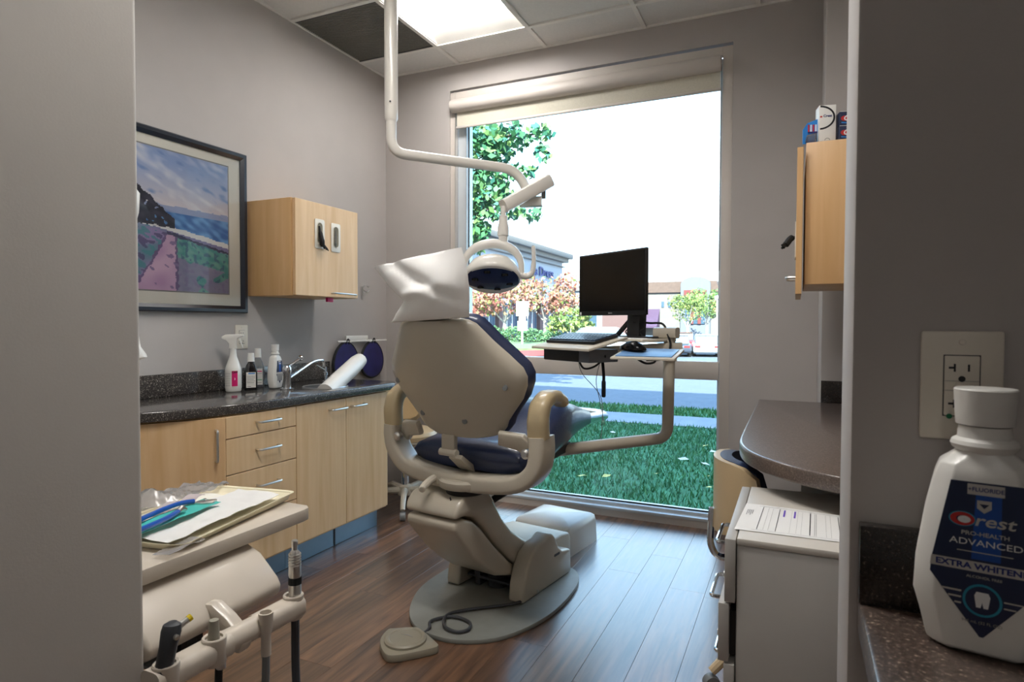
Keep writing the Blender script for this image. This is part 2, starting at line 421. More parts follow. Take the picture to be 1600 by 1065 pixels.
def troffer(i, j, label, lx0=None, lx1=None):
    a, b_, c, d = cxs[i]+.013, cxs[i+1]-.013, cys[j+1]+.013, cys[j]-.013
    t = thing('ceiling_light', label, 'light', ((a+b_)/2, (c+d)/2, CZ+.02), group='recessed ceiling lights')
    z0, z1 = CZ+.002, CZ+.062; ym = (c+d)/2; hwid = .155
    for sgn, yo in ((-1, c), (1, d)):
        mk('reflector', prism([(yo, z0), (ym+sgn*hwid, z1), (ym+sgn*hwid, z1+.006), (yo, z0+.008)], 'x', a, b_), 'grid_white', t)
    for xo in (a, b_):
        mk('end_plate', box(min(xo, xo+(.006 if xo == a else -.006)), max(xo, xo+(.006 if xo == a else -.006)), c, d, z0, z1+.05), 'grid_white', t)
    mk('back_pan', box(a, b_, c, d, z1+.05, z1+.056), 'grid_white', t)
    lx0 = lx0 if lx0 is not None else a+.012; lx1 = lx1 if lx1 is not None else b_-.012
    cyl = [(ym+hwid*cos(pi*k/12), z1+.012-.030*sin(pi*k/12)) for k in range(13)]
    rings = []
    for x, s in ((lx0, .55), (lx0+.012, .82), (lx0+.035, .96), (lx0+.06, 1), (lx1-.06, 1), (lx1-.035, .96), (lx1-.012, .82), (lx1, .55)):
        rings.append([(x, ym+(p[0]-ym)*s, z1+.012+(p[1]-z1-.012)*s) for p in cyl])
    mk('lens', loft(rings), 'lens_glow', t)
    return t
troffer(1, 1, 'bright fluorescent ceiling light beside the dark vent')
troffer(2, 4, 'ceiling light near the room entrance, mirrored in the window')
troffer(3, 4, 'ceiling light beside the entrance light, nearer the right wall')
troffer(4, 9, 'added unseen ceiling light behind the viewer', .0, .20)  # unseen lamp, added to brighten the near wall and the large bottle
t = thing('ceiling_vent', 'dark grey perforated return air grille in the ceiling', 'vent', (-2.33, 3.02, CZ))
a, b_, c, d = cxs[0]+.013, cxs[1]-.013, cys[2]+.013, cys[1]-.013
mk('plate', box(a, b_, c, d, CZ+.004, CZ+.012), 'vent_grey', t)
bm = B()
for k in range(40): box(a, b_, c+(d-c)*(k+.2)/40, c+(d-c)*(k+.7)/40, CZ+.001, CZ+.006, bm)
mk('louvre', bm, 'vent_grey', t)['kind'] = 'stuff'
mk('rim', box(a, b_, c, c+.012, CZ-.001, CZ+.008), 'dark_grey', t); mk('rim', box(a, b_, d-.006, d, CZ-.002, CZ+.008), 'dark_grey', t)

# window: casing, frame, panes, rail, sill
win = thing('window_1', 'tall window with cream casing and one cross rail', None, ((WX0+WX1)/2, BY+.05, 0)); win['kind'] = 'structure'
ix0, ix1, iz0, iz1 = -2.07, -.384, .055, 2.628
bm = B()
for a in ((WX0, ix0, WZ0, WZ1), (ix1, WX1, WZ0, WZ1), (ix0, ix1, iz1, WZ1), (ix0, ix1, WZ0, iz0)):
    box(a[0], a[1], BY+.008, BY+.045, a[2], a[3]-(.012 if a[3] == WZ1 else 0), bm)
mk('casing', bm, 'trim_cream', win, bevel=.003)
bm = B(); fx0, fx1, fz0, fz1 = -2.008, -.40, .075, 2.6
for a in ((ix0, fx0, iz0, iz1), (fx1, ix1, iz0, iz1), (fx0, fx1, fz1, iz1), (fx0, fx1, iz0, fz0)):
    box(a[0], a[1], BY+.05, BY+.14, a[2], a[3], bm)
mk('frame', bm, 'alu', win, bevel=.003)
mk('gasket', merge(box(-2.0695, -2.06, BY+.10, BY+.106, iz0, iz1), box(fx0, fx0+.006, BY+.082, BY+.086, fz0, fz1), box(fx0, fx1, BY+.082, BY+.086, fz0, fz0+.008)), 'gasket', win)
mk('rail', box(fx0-.01, fx1+.01, BY+.03, BY+.135, .841, .944), 'trim_cream', win, bevel=.004)
mk('sill', box(ix0, ix1, BY+.002, BY+.075, .040, .058), 'alu', win, bevel=.003)
for z0, z1 in ((fz0, .842), (.943, fz1)):
    mk('pane', box(fx0, fx1, BY+.088, BY+.092, z0, z1), 'window_glass', win)
bl = thing('roller_blind', 'cream roller blind drawn up at the window head', 'blind', (-1.22, BY-.01, 2.44))
mk('cassette', lathe([(.012, -2.085), (.040, -2.082), (.043, -2.07), (.043, -.402), (.040, -.39), (.012, -.387)], (0, BY-.012, 2.580), 24, axis='x'), 'trim_cream', bl)
mk('fabric', box(-2.05, -.395, BY+.0, BY+.003, 2.447, 2.575), 'shade_fabric', bl)
mk('hem_bar', box(-2.055, -.392, BY-.006, BY+.008, 2.436, 2.452), 'trim_cream', bl, bevel=.003)
mk('bead_chain', tube([(-.388, BY-.02, 2.57), (-.388, BY-.018, 2.2), (-.388, BY-.016, 1.45)], .0022, 6), 'grey_plastic', bl)

# ------------------------------------------------------------------ dental chair
CH = thing('dental_chair', 'beige dental treatment chair with navy vinyl cushions seen from behind', 'dental chair', (-1.15, 2.06, 0), radians(-9))
def cp(name, bm, m, parent=None, **k): return mk(name, bm, m, parent or CH, world=False, **k)
plate = crom([(-.02, -.14, 0), (.10, -.105, 0), (.20, 0, 0), (.25, .2, 0), (.24, .42, 0), (.185, .62, 0), (.08, .71, 0), (-.15, .72, 0), (-.29, .68, 0), (-.37, .52, 0), (-.37, .33, 0), (-.335, .14, 0), (-.245, -.02, 0), (-.14, -.115, 0)], 5, True)
cp('base_plate', prism([(p.x, p.y) for p in plate], 'z', 0, .018), 'taupe_plate', bevel=.004)
cov = [(.245, .018), (.255, .09), (.275, .145), (.315, .20), (.37, .228), (.42, .232), (.455, .246), (.485, .245), (.51, .222), (.54, .17), (.575, .142), (.63, .132), (.655, .125), (.66, .018)]
for x0, x1 in ((.05, .125), (-.275, -.205)):
    cp('side_cover', prism(cov, 'x', x0, x1), 'beige_plastic', bevel=.012, seg=3)
cp('maker_badge', box(.1245, .127, .50, .545, .135, .145), 'dark_grey')
cp('screw', lathe([(.006, -.002), (.006, .003), (.003, .004)], (.125, .36, .035), 10, axis='x'), 'steel')
cp('pump_cover', prism([(.42, .02), (.42, .15), (.5, .162), (.70, .165), (.77, .155), (.785, .13), (.785, .0), (.67, .0), (.67, .02)], 'x', -.27, .055), 'beige_pale', bevel=.018, seg=3)
mech = B(); box(-.2, .05, .36, .6, .02, .12, mech); box(-.2, .05, .30, .36, .05, .062, mech); box(-.16, -.13, .3, .36, .02, .1, mech)
mech = merge(mech, lathe([(.045, 0), (.045, .1), (.03, .12)], (-.07, .35, .02), 16), tube([(-.2, .33, .09), (.05, .33, .09)], .012, 8))
cp('lift_mechanism', mech, 'dark_grey', bevel=.003)
up = [(-.095, .435), (-.085, .475), (-.055, .505), (.0, .517), (.085, .517), (.12, .50), (.16, .44), (.21, .37), (.28, .30), (.36, .245), (.43, .205), (.44, .17), (.40, .12), (.35, .115), (.27, .185), (.16, .285), (.08, .372), (.03, .415), (-.03, .437)]
cp('lift_arm_cover', prism(up, 'x', -.205, .05), 'beige_plastic', bevel=.022, seg=4)
lo = [(-.088, .425), (-.092, .395), (-.07, .365), (.02, .265), (.10, .195), (.18, .14), (.30, .10), (.36, .108), (.27, .172), (.16, .272), (.075, .362), (.02, .405), (-.035, .428)]
cp('lift_arm_undercover', prism(lo, 'x', -.198, .043), 'beige_plastic', bevel=.014, seg=3)
cp('cover_seam', prism([(-.07, .508), (-.066, .512), (-.03, .44), (-.035, .437)], 'x', .0, .0015), 'dark_grey')
cp('swivel_ring', lathe([(.075, .51), (.08, .522), (.08, .532), (.06, .535)], (.0, .03, 0), 28), 'black_plastic')
cp('swivel_disc', lathe([(.055, .53), (.10, .535), (.105, .545), (.105, .562), (.095, .57), (.04, .572)], (.0, .03, 0), 32), 'beige_plastic')
cp('swivel_lever', tube(crom([(-.03, .06, .565), (-.075, .03, .568), (-.10, -.04, .562), (-.095, -.105, .545), (-.085, -.125, .538)], 6), [.012]*6+[.013]*6+[.014]*6+[.013]*6+[.010], 10), 'beige_pale')
# U-shaped arm frame
Upath = crom([(-.345, .01, .745), (-.345, .01, .70), (-.325, .01, .64), (-.26, .01, .585), (-.13, .01, .563), (0, .01, .557), (.13, .01, .563), (.26, .01, .585), (.33, .01, .635), (.35, .01, .70), (.348, .01, .762)], 5)
def sect(w, h, r): return rrect(w, h, r, 3)
prof = sect(.062, .10, .016)
n_ = len(Upath)
cp('arm_frame', tube(Upath, [1.0]*n_, bm=None, up=(1, 0, 0), prof=prof), 'beige_plastic')
ap = crom([(0, -.005, .757), (0, -.008, .82), (0, .008, .868), (0, .055, .893), (0, .11, .89), (0, .155, .868), (0, .165, .858)], 5)
arad = [1.15]*6+[1.12]*5+[1.05]*5+[.95]*5+[.85]*5+[.75]*4+[.5]
arad = arad[:len(ap)]+[.5]*(len(ap)-len(arad))
cp('armrest', tube([p+Vector((.346, 0, 0)) for p in ap], arad, up=(0, 1, 0), prof=sect(.05, .066, .018)), mat('armrest_tan', rgb(178, 160, 126), .4, coat=.3))
cp('armrest', tube([p+Vector((-.345, 0, -.012)) for p in ap], arad, up=(0, 1, 0), prof=sect(.05, .066, .018)), 'armrest_tan')
# backrest shell and cushion
TILT = radians(21)
WID = [(.0, .155), (.010, .183), (.03, .20), (.055, .212), (.09, .240), (.14, .283), (.19, .308), (.225, .315), (.26, .306), (.31, .268), (.365, .222), (.41, .19), (.435, .172), (.452, .148), (.462, .11)]
def wof(v):
    for (a, wa), (b, wb2) in zip(WID, WID[1:]):
        if v <= b: 
            t_ = (v-a)/(b-a); return wa+(wb2-wa)*t_
    return WID[-1][1]
def bsurf(v, u, off, wadd=0.):
    w = wof(v)+wadd
    x = u*w; fwd = .075*abs(u)**2.6*(w/.33)
    y = -.035 - v*sin(TILT) + (fwd+off)*cos(TILT); z = .728 + v*cos(TILT) + (fwd+off)*sin(TILT)
    return Vector((x, y, z))
def backslab(o0, o1, wadd, nu=14, ext=0.):
    rings = []; vs = [p[0] for p in WID]
    vs = sorted(set(vs+[.075, .115, .165, .285, .335, .39]))
    for i, v in enumerate(vs):
        end = min(v, .462-v); tp = min(1, .55+end/.03*.45)
        mid = (o0+o1)/2; a0 = mid+(o0-mid)*tp; a1 = mid+(o1-mid)*tp
        vv = v*(1+ext*2/.462)-ext
        ring = []
        for k in range(nu+1):
            u = -1+2*k/nu; e_ = 1-abs(u)**8*.45
            q = bsurf(v, u, mid+(a0-mid)*e_, wadd); q += Vector((0, -(vv-v)*sin(TILT), (vv-v)*cos(TILT))); ring.append(q)
        for k in range(nu, -1, -1):
            u = -1+2*k/nu; e_ = 1-abs(u)**8*.45
            q = bsurf(v, u, mid+(a1-mid)*e_, wadd); q += Vector((0, -(vv-v)*sin(TILT), (vv-v)*cos(TILT))); ring.append(q)
        rings.append(ring)
    return loft(rings)
shell = cp('back_shell', backslab(0, .03, 0), 'beige_plastic', sharp=60)
for u_, v_ in ((-.62, .085), (.28, .075), (.80, .205), (-.86, .20)):
    p = bsurf(v_, u_, -.001)
    cp('screw_cup', lathe([(.011, -.003), (.011, .0015), (.007, .0012), (.005, .002)], p, 14, axis='y', rot=Matrix.Rotation(pi, 3, 'Z')), 'grey_plastic', shell)
cp('back_cushion', backslab(.024, .075, .008, ext=.006), 'vinyl_navy', sharp=60)
# seat and leg cushions
prof_t = [(.03, .655), (.045, .69), (.10, .70), (.20, .715), (.28, .775), (.36, .822), (.44, .835), (.52, .825), (.62, .80), (.75, .765), (.90, .735), (1.03, .718), (1.10, .706), (1.135, .685)]
prof_b = [(.03, .64), (.045, .595), (.10, .585), (.20, .585), (.28, .592), (.36, .61), (.44, .628), (.52, .645), (.62, .66), (.75, .668), (.90, .668), (1.03, .66), (1.10, .652), (1.135, .66)]
def hw(y): return .255 if y < .45 else .255-.125*((y-.45)/.69)**1.0
def cx_(y): return -.01-.045*max(0, y-.2)
def cushion(i0, i1, grow=0., open0=False):
    rings = []
    for (y, zt), (_, zb) in list(zip(prof_t, prof_b))[i0:i1]:
        g_ = -.002 if (open0 and not rings) else grow
        zt += g_; zb -= g_; w = hw(y)+g_*1.2; c = cx_(y)
        zm = (zt+zb)/2; hh = (zt-zb)/2; ring = []
        for k in range(28):
            a = 2*pi*k/28; ca, sa = cos(a), sin(a)
            ring.append((c+w*math.copysign(abs(ca)**.45, ca), y, zm+hh*math.copysign(abs(sa)**.5, sa)))
        rings.append(ring)
    bm = loft(rings, caps=not open0)
    if open0: bm.faces.new([bm.verts[-28+k] for k in range(28)]) if bm.verts.ensure_lookup_table() is None else None
    return bm
cu = cp('seat_cushion', cushion(0, 14), 'vinyl_navy', sharp=60)
cp('toe_cover', cushion(9, 14, .006, open0=True), 'toe_film', sharp=60)
cp('foot_knob', lathe([(.006, .65), (.006, .635), (.024, .633), (.024, .622), (.012, .618)], (-.02, .93, 0), 14), 'black_plastic')
# hinge bracket, seat pan, side links
br = box(-.068, -.006, -.036, -.012, .66, .735); cp('hinge_plate', br, 'beige_plastic', bevel=.004)
cp('hinge_barrel', tube([(-.076, -.03, .667), (.004, -.03, .667)], .014, 14), 'beige_pale')
cp('hinge_strap', prism([(-.03, .665), (-.04, .65), (.02, .60), (.05, .585), (.05, .61)], 'x', -.03, .03), 'beige_plastic', bevel=.004)
for s in (-1, 1):
    cp('side_link', tube([(s*.30, .02, .70), (s*.27, .0, .735), (s*.19, -.02, .745)], [.75, 1, .8], up=(0, 1, 0), prof=sect(.03, .07, .012)), 'beige_plastic', bevel=0)
    cp('pivot_bolt', lathe([(.018, -.01), (.018, .01), (.010, .016)], (s*.305, -.02, .70), 14, axis='y', rot=Matrix.Rotation(pi, 3, 'Z')), 'steel')
cp('seat_pan', prism([(.05, .57), (.1, .56), (.5, .60), (.55, .64), (.5, .645), (.2, .59), (.05, .59)], 'x', -.2, .18), 'black_plastic', bevel=.004)
cp('hose', tube(crom([(.10, .30, .60), (.11, .22, .52), (.05, .14, .46)], 5), .014, 8), 'black_rubber')

# paper cover pulled over the headrest
def PLw(p): return ROOT[CH.name] @ Vector(p)
hc = thing('headrest_cover', 'white paper bag pulled over the chair headrest', 'headrest cover', tuple(PLw((0, -.2, 1.15))), radians(-9))
Lf = [(-.171, 1.158), (-.135, 1.19), (-.074, 1.236), (-.115, 1.262), (-.142, 1.283), (-.174, 1.322), (-.205, 1.358)]
Rt = [(.193, 1.176), (.197, 1.20), (.203, 1.24), (.210, 1.28), (.213, 1.315), (.211, 1.362), (.204, 1.402)]
def lerpl(Ls, t):
    t *= len(Ls)-1; i = min(int(t), len(Ls)-2); f = t-i
    return (Ls[i][0]+(Ls[i+1][0]-Ls[i][0])*f, Ls[i][1]+(Ls[i+1][1]-Ls[i][1])*f)
rings = []; NV, NU = 26, 22
def crease(x, z, s):
    d = .020*nz3(x*5+1.3, z*6, s, 1)+.010*nz3(x*13, z*11, s+3, 1)
    # strong folds running from the pinched side
    d += .022*exp(-((z-1.235-.18*(x+.1))/.018)**2)*max(0, min(1, (.17-x)/.2))*(-1)
    d += .020*exp(-((z-1.305+.45*(x-.02))/.022)**2)*(1 if x > -.12 else 0)
    return d
for i in range(NV+1):
    t_ = i/NV; (lx, lz), (rx, rz) = lerpl(Lf, t_), lerpl(Rt, t_)
    ring = []; flat = sin(pi*min(1, max(0, .08+.84*t_)))**.6
    for side in (0, 1):
        rng = range(NU+1) if side == 0 else range(NU-1, 0, -1)
        for k in rng:
            s = k/NU; x = lx+(rx-lx)*s; z = lz+(rz-lz)*s
            bul = .075*flat*(sin(pi*s))**.55*(1-.55*t_**3)
            yy = -.195-(z-1.15)*.25
            if side == 0: y = yy-bul+crease(x, z, 0)*sin(pi*s)
            else: y = yy+bul*.9
            ring.append(PLw((x, y, z)))
    rings.append(ring)
mk('bag', loft(rings), 'paper_cover', hc, sharp=80)

# foot control with cord, junction box
fc = thing('foot_control', 'beige round pedal foot control on the floor with coiled cord', 'foot control', (-1.245, 1.84, 0))
ol = crom([(-1.355, 1.875, 0), (-1.335, 1.80, 0), (-1.27, 1.735, 0), (-1.225, 1.735, 0), (-1.15, 1.81, 0), (-1.125, 1.85, 0), (-1.15, 1.875, 0), (-1.25, 1.93, 0), (-1.28, 1.93, 0), (-1.335, 1.895, 0)], 4, True)
mk('pedal_base', prism([(p.x, p.y) for p in ol], 'z', .0, .028), 'pedal_taupe', fc, bevel=.006)
pd = mk('pedal', lathe([(.075, .026), (.075, .036), (.068, .041), (.060, .041), (.056, .038), (.01, .038)], (-1.25, 1.835, 0), 30), 'pedal_taupe', fc)
mk('arrow_mark', prism([(-1.275, 1.845), (-1.25, 1.855), (-1.225, 1.845), (-1.25, 1.849)], 'z', .0385, .039), 'ink_grey', pd)
cpts = [(-1.235, 1.93, .012), (-1.225, 1.955, .022), (-1.245, 2.0, .026), (-1.19, 2.06, .028), (-1.11, 2.05, .028), (-1.085, 2.0, .027), (-1.115, 1.965, .027), (-1.17, 1.975, .030), (-1.20, 2.02, .034), (-1.21, 2.08, .027), (-1.17, 2.13, .027), (-1.10, 2.19, .027), (-1.03, 2.25, .027), (-1.0, 2.29, .028)]
mk('cord', tube(crom(cpts, 6), .006, 8), 'dark_grey', fc)
jb = thing('utility_box', 'white plastic utility junction box on the floor under the window', 'utility box', tuple(PLw((-.15, 1.0, 0))), radians(-9))
bm = B(); rings = []
for (z, g, cr) in ((0, 0, 0), (.10, -.004, 0), (.128, -.010, 1), (.136, -.022, 1), (.140, -.06, 1), (.143, -.12, 1)):
    ring = []
    for px_, py_ in rrect(.335+g*2, .345+g*2, .03, 4):
        crown = cr*.022*(1-((py_)/.18)**2) if cr else (0.022*(1-(py_/.18)**2) if z == .10 else 0)
        ring.append((px_, py_, z+crown))
    rings.append(ring)
loft(rings, bm); mk('cover', bm, 'white_plastic', jb, world=False, sharp=40)
mk('seam', box(-.168, .168, -.1735, -.172, .045, .049), 'grey_plastic', jb, world=False)

# ------------------------------------------------------------------ dental operating light on its ceiling post
ol_ = thing('operating_light', 'white dental operating light on a bent ceiling arm', 'dental light', (-1.665, 2.335, 2.05))
mk('post', lathe([(.05, 2.86), (.05, 2.83), (.030, 2.82), (.030, 2.10), (.0295, 2.07), (.024, 2.058)], (-1.662, 2.335, 0), 24), 'white_enamel', ol_)
mk('post_screw', lathe([(.004, 0), (.004, .003), (.002, .0035)], (-1.645, 2.305, 2.135), 8, axis='y', rot=Matrix.Rotation(pi, 3, 'Z')), 'dark_grey', ol_)
armp = fillet([(-1.662, 2.335, 2.06), (-1.662, 2.335, 1.92), (-1.245, 2.79, 1.905), (-1.19, 2.85, 1.75)], .16, 8)
mk('pipe', tube(armp, .0235, 16), 'white_enamel', ol_)
kn = Vector((-1.165, 2.80, 1.745))
def ob(c, ax, half, w, h, m, name, parent, bev=.006):
    """oriented bar: centre c, axis ax, half length, width, height"""
    ax = Vector(ax).normalized()
    bm = tube([Vector(c)-ax*half, Vector(c)+ax*half], 1.0, up=(0, 0, 1), prof=[(q[1], q[0]) for q in rrect(w, h, min(w, h)*.25, 2)])
    return mk(name, bm, m, parent, bevel=0)
ob((-1.175, 2.80, 1.745), (.95, .2, 0), .055, .05, .05, 'white_enamel', 'knuckle', ol_)
mk('knuckle_pin', lathe([(.011, 1.76), (.011, 1.83)], (-1.118, 2.815, 0), 12), 'grey_plastic', ol_)
A_, B_ = Vector((-1.095, 2.83, 1.845)), Vector((-1.245, 2.63, 1.70))
ob((A_+B_)/2, B_-A_, (B_-A_).length/2, .062, .062, 'white_enamel', 'spring_arm', ol_)
mk('stem', lathe([(.012, 1.70), (.012, 1.66), (.020, 1.655), (.021, 1.625), (.027, 1.60), (.027, 1.565), (.022, 1.56), (.022, 1.525)], (-1.245, 2.63, 0), 18), 'white_enamel', ol_)
LC = Vector((-1.288, 2.607, 1.402))
rx = Vector((.92, .40, 0)).normalized()
yk = [LC-rx*.139+Vector((0, 0, -.03)), LC-rx*.138+Vector((0, 0, -.015))][0:0]+[LC+rx*(.135*cos(a))+Vector((0, 0, .125*sin(a)**.8 if sin(a) > 0 else 0)) for a in [pi*k/16 for k in range(17)]]
yk = [LC+rx*.136+Vector((0, 0, -.022))]+yk+[LC-rx*.136+Vector((0, 0, -.022))]
mk('yoke', tube(yk, [.012]+[.013+.010*sin(pi*k/16) for k in range(17)]+[.012], 12, up=(-.4, .92, 0)), 'white_enamel', ol_)
fw = Vector((-.40, .92, 0)).normalized(); hr = []
N_ = 32
HT = Matrix.Rotation(radians(-27), 3, rx)
def headpt(a, rr, z):  # ellipse plan: wide along rx
    return LC+HT @ (rx*(.132*rr*cos(a))+fw*(.10*rr*sin(a))+Vector((0, 0, z)))
for rr, z in ((.02, .062), (.35, .058), (.62, .045), (.82, .022), (.95, -.01), (1.0, -.035), (.985, -.045), (.95, -.05), (.9, -.052)):
    hr.append([headpt(2*pi*k/N_, rr, z-(.020*(rr)*(-sin(2*pi*k/N_)) if rr > .8 else 0)*(-1.0)) for k in range(N_)])
hd = mk('head', loft(hr), 'white_enamel', ol_, sharp=60)
# dark lens tilted towards the viewer side
fr_ = []
for rr, z in ((.955, -.040), (.93, -.058), (.6, -.066), (.05, -.068)):
    fr_.append([headpt(2*pi*k/N_, rr, z+.032*rr*max(0, -sin(2*pi*k/N_))) for k in range(N_)])
ln = mk('lens', loft(fr_), 'label_navy', ol_, sharp=50)
for k in range(6):
    a = 2*pi*k/6+.26; c_ = headpt(a, .62, -.062+.018*max(0, -sin(a)))
    mk('led', lathe([(.016, .004), (.016, -.006), (.012, -.008), (.004, -.006)], c_, 14), 'screen_black', ln)
hs = LC+rx*.125+Vector((0, 0, -.02))
mk('handle', tube(crom([hs, hs+rx*.035+Vector((0, 0, -.006)), hs+rx*.058+Vector((0, 0, .012)), hs+rx*.066+Vector((0, 0, .06)), hs+rx*.064+Vector((0, 0, .135))], 6), [.016]*6+[.014]*6+[.012]*6+[.010]*6+[.007], 12), 'white_enamel', ol_)

# ------------------------------------------------------------------ computer stand on its tube arm
cs = thing('computer_stand', 'beige tube arm and tray stand holding the computer by the window', 'stand', (-.53, 2.91, .6))
tp = fillet([(-.985, 2.47, .605), (-.62, 2.83, .625), (-.535, 2.915, .63), (-.53, 2.92, 1.10)], .13, 10)
mk('tube_arm', tube(tp, .0265, 18), 'beige_plastic', cs)
mk('collar', lathe([(.034, .985), (.034, 1.03)], (-.53, 2.92, 0), 20), 'beige_plastic', cs)
uu = Vector((.85, -.53, 0)).normalized(); vv = Vector((-.53, -.85, 0)).normalized()
SB = Vector((-.695, 2.955, 0))  # monitor stand base on the tray
def dk(u, v, z): return SB+uu*u+vv*v+Vector((0, 0, z))
ob((-.545, 2.915, 1.115), (1, -.25, 0), .055, .05, .05, 'beige_plastic', 'bracket', cs)
ob((-.72, 2.84, 1.035), (.95, .32, .06), .26, .028, .045, 'beige_plastic', 'beam', cs)
def slab(pts, th, name, m, parent, bev=.003):
    bm = B(); A = [bm.verts.new(p) for p in pts]; Bt = [bm.verts.new(p-Vector((0, 0, th))) for p in pts]
    bm.faces.new(A); bm.faces.new(Bt[::-1]); n = len(pts)
    for i in range(n): bm.faces.new((A[i], A[(i+1) % n], Bt[(i+1) % n], Bt[i]))
    return mk(name, bm, m, parent, bevel=bev)
slab([dk(-.20, -.09, 1.09), dk(.17, -.09, 1.09), dk(.17, .13, 1.086), dk(-.20, .13, 1.086)], .014, 'shelf', 'beige_pale', cs)
slab([dk(-.30, .17, 1.098), dk(.12, .17, 1.098), dk(.12, .40, 1.048), dk(-.30, .40, 1.048)], .012, 'keyboard_tray', 'beige_pale', cs)
slab([dk(.10, .16, 1.048), dk(.34, .05, 1.048), dk(.42, .20, 1.016), dk(.20, .35, 1.016)], .010, 'mouse_tray', 'beige_pale', cs)
for k, pts in enumerate((((-.60, 2.86, 1.02), (-.58, 2.84, .985), (-.62, 2.80, .98), (-.68, 2.80, 1.02)), ((-.53, 2.90, 1.10), (-.56, 2.91, 1.155), (-.62, 2.91, 1.16), (-.70, 2.93, 1.165)), ((-.535, 2.89, 1.11), (-.52, 2.885, 1.06), (-.54, 2.87, 1.0), (-.62, 2.84, .99)), ((-.90, 2.70, 1.0), (-.87, 2.69, .955), (-.82, 2.70, .965), (-.78, 2.74, 1.01)), ((-.80, 2.73, 1.01), (-.79, 2.72, .975), (-.785, 2.72, .92), (-.785, 2.72, .90)))):
    mk('cable', tube(crom(pts, 6), .005 if k != 4 else .007, 6), 'black_rubber', cs)
mk('cable_plug', lathe([(.008, .90), (.010, .895), (.010, .83), (.007, .825)], (-.785, 2.72, 0), 10), 'black_plastic', cs)
for pts in (((-.90, 2.70, 1.0), (-.88, 2.70, .93), (-.80, 2.72, .83), (-.79, 2.72, .72), (-.80, 2.72, .60)), ((-.80, 2.73, 1.0), (-.82, 2.72, .90), (-.80, 2.72, .80), (-.78, 2.72, .70))):
    mk('thin_cable', tube(crom(pts, 6), .0016, 5), 'grey_plastic', cs)
mo = thing('monitor', 'black flat screen computer monitor turned off', 'monitor', tuple(dk(0, 0, 1.077)))
def mpt(u, v, z): return dk(u, v, z)
mc = Vector((-.8135, 2.976, 0))
def mm(u, v, z): return mc+uu*u+vv*v+Vector((0, 0, z))
z0m, z1m = 1.197, 1.505
def obox(fn, u0, u1, v0, v1, z0, z1, name, m, parent, bev=.003):
    bm = B(); P_ = [bm.verts.new(fn(u, v, z)) for u in (u0, u1) for v in (v0, v1) for z in (z0, z1)]
    for f in ((0, 1, 3, 2), (4, 6, 7, 5), (0, 4, 5, 1), (2, 3, 7, 6), (0, 2, 6, 4), (1, 5, 7, 3)): bm.faces.new([P_[i] for i in f])
    return mk(name, bm, m, parent, bevel=bev)
obox(mm, -.236, .236, .002, .02, z0m, z1m, 'housing', 'black_plastic', mo)
obox(mm, -.15, .17, -.03, .003, z0m+.05, z1m-.06, 'back_hump', 'black_plastic', mo, .01)
obox(mm, -.228, .228, .0195, .0215, z0m+.022, z1m-.008, 'screen', 'screen_black', mo, 0)
obox(mm, -.014, .014, .0195, .0205, z0m+.008, z0m+.014, 'badge', 'grey_plastic', mo, 0)
obox(mm, -.228, -.215, .0195, .0212, z0m+.004, z0m+.018, 'sticker', 'ink_white', mo, 0)
mk('stand_column', tube([dk(0, 0, 1.085), dk(0, -.01, 1.30)], 1.0, prof=rrect(.055, .085, .012, 2), up=tuple(vv)), 'black_plastic', mo)
slab([dk(-.12, -.075, 1.099), dk(.12, -.075, 1.099), dk(.14, .055, 1.098), dk(-.14, .055, 1.098)], .008, 'stand_base', 'black_plastic', mo)
mk('brace', tube([dk(-.02, -.01, 1.20), dk(-.12, .02, 1.09), dk(-.16, .03, 1.084)], [.012, .013, .014], 8), 'black_plastic', mo)
for k, (u, w) in enumerate(((.05, .02), (-.045, .016))):
    mk('cable', tube(crom([dk(u, 0, 1.18), dk(u+w, .01, 1.14), dk(u-.01, .015, 1.12), dk(u+.01, .01, 1.09)], 6), .003, 6), 'black_rubber', mo)
kb = thing('keyboard', 'black keyboard with pale blue sheen tinted into its keys on the tilted tray', 'keyboard', tuple(dk(-.09, .28, 1.07)))
def kz(v): return 1.099-.050*(v-.17)/.23+.002
def kf(u, v, z): return dk(u, v, kz(v)+z)
obox(kf, -.27, .08, .19, .335, -.002, .012, 'case', 'black_plastic', kb)
for r_ in range(5):
    for c_ in range(15):
        u0 = -.262+c_*.0226; v0 = .197+r_*.0262
        obox(kf, u0, u0+.0175, v0, v0+.0195, .0115, .0175, 'key', 'key_cap', kb, 0)
ms = thing('computer_mouse', 'black computer mouse on the blue mouse mat', 'mouse', tuple(dk(.17, .21, 1.03)))
rings = []
for s, w, h in ((-.052, .012, .012), (-.045, .024, .022), (-.02, .031, .034), (.01, .030, .036), (.035, .027, .026), (.05, .015, .012)):
    rings.append([dk(.19+s*1.25, .205-w*1.15*cos(a), 1.043+h*1.1*max(0, sin(a))) for a in [pi*k/10 for k in range(11)]])
mk('body', loft(rings), 'screen_black', ms, sharp=60)
mk('wheel', lathe([(.002, -.004), (.008, -.004), (.008, .004), (.002, .004)], dk(.152, .205, 1.07), 10, axis='x'), 'dark_grey', ms)
mp_ = slab([dk(.125, .175, 1.0495), dk(.335, .075, 1.0485), dk(.40, .195, 1.0225), dk(.205, .325, 1.0225)], .003, 'mouse_mat', mat('mat_blue', rgb(120, 165, 215), .35, var=.12, vscale=14), None, .001)
tag(mp_, 'glossy light blue mouse mat under the mouse', 'mouse mat')
pc = thing('mini_computer', 'small black and grey computer box slung under the keyboard tray', 'computer', tuple(dk(-.12, .27, .99)))
obox(dk, -.235, .09, .20, .37, .985, 1.042, 'case', 'pc_grey', pc)
obox(dk, -.237, .02, .368, .372, .987, 1.040, 'front_panel', 'black_plastic', pc, .001)
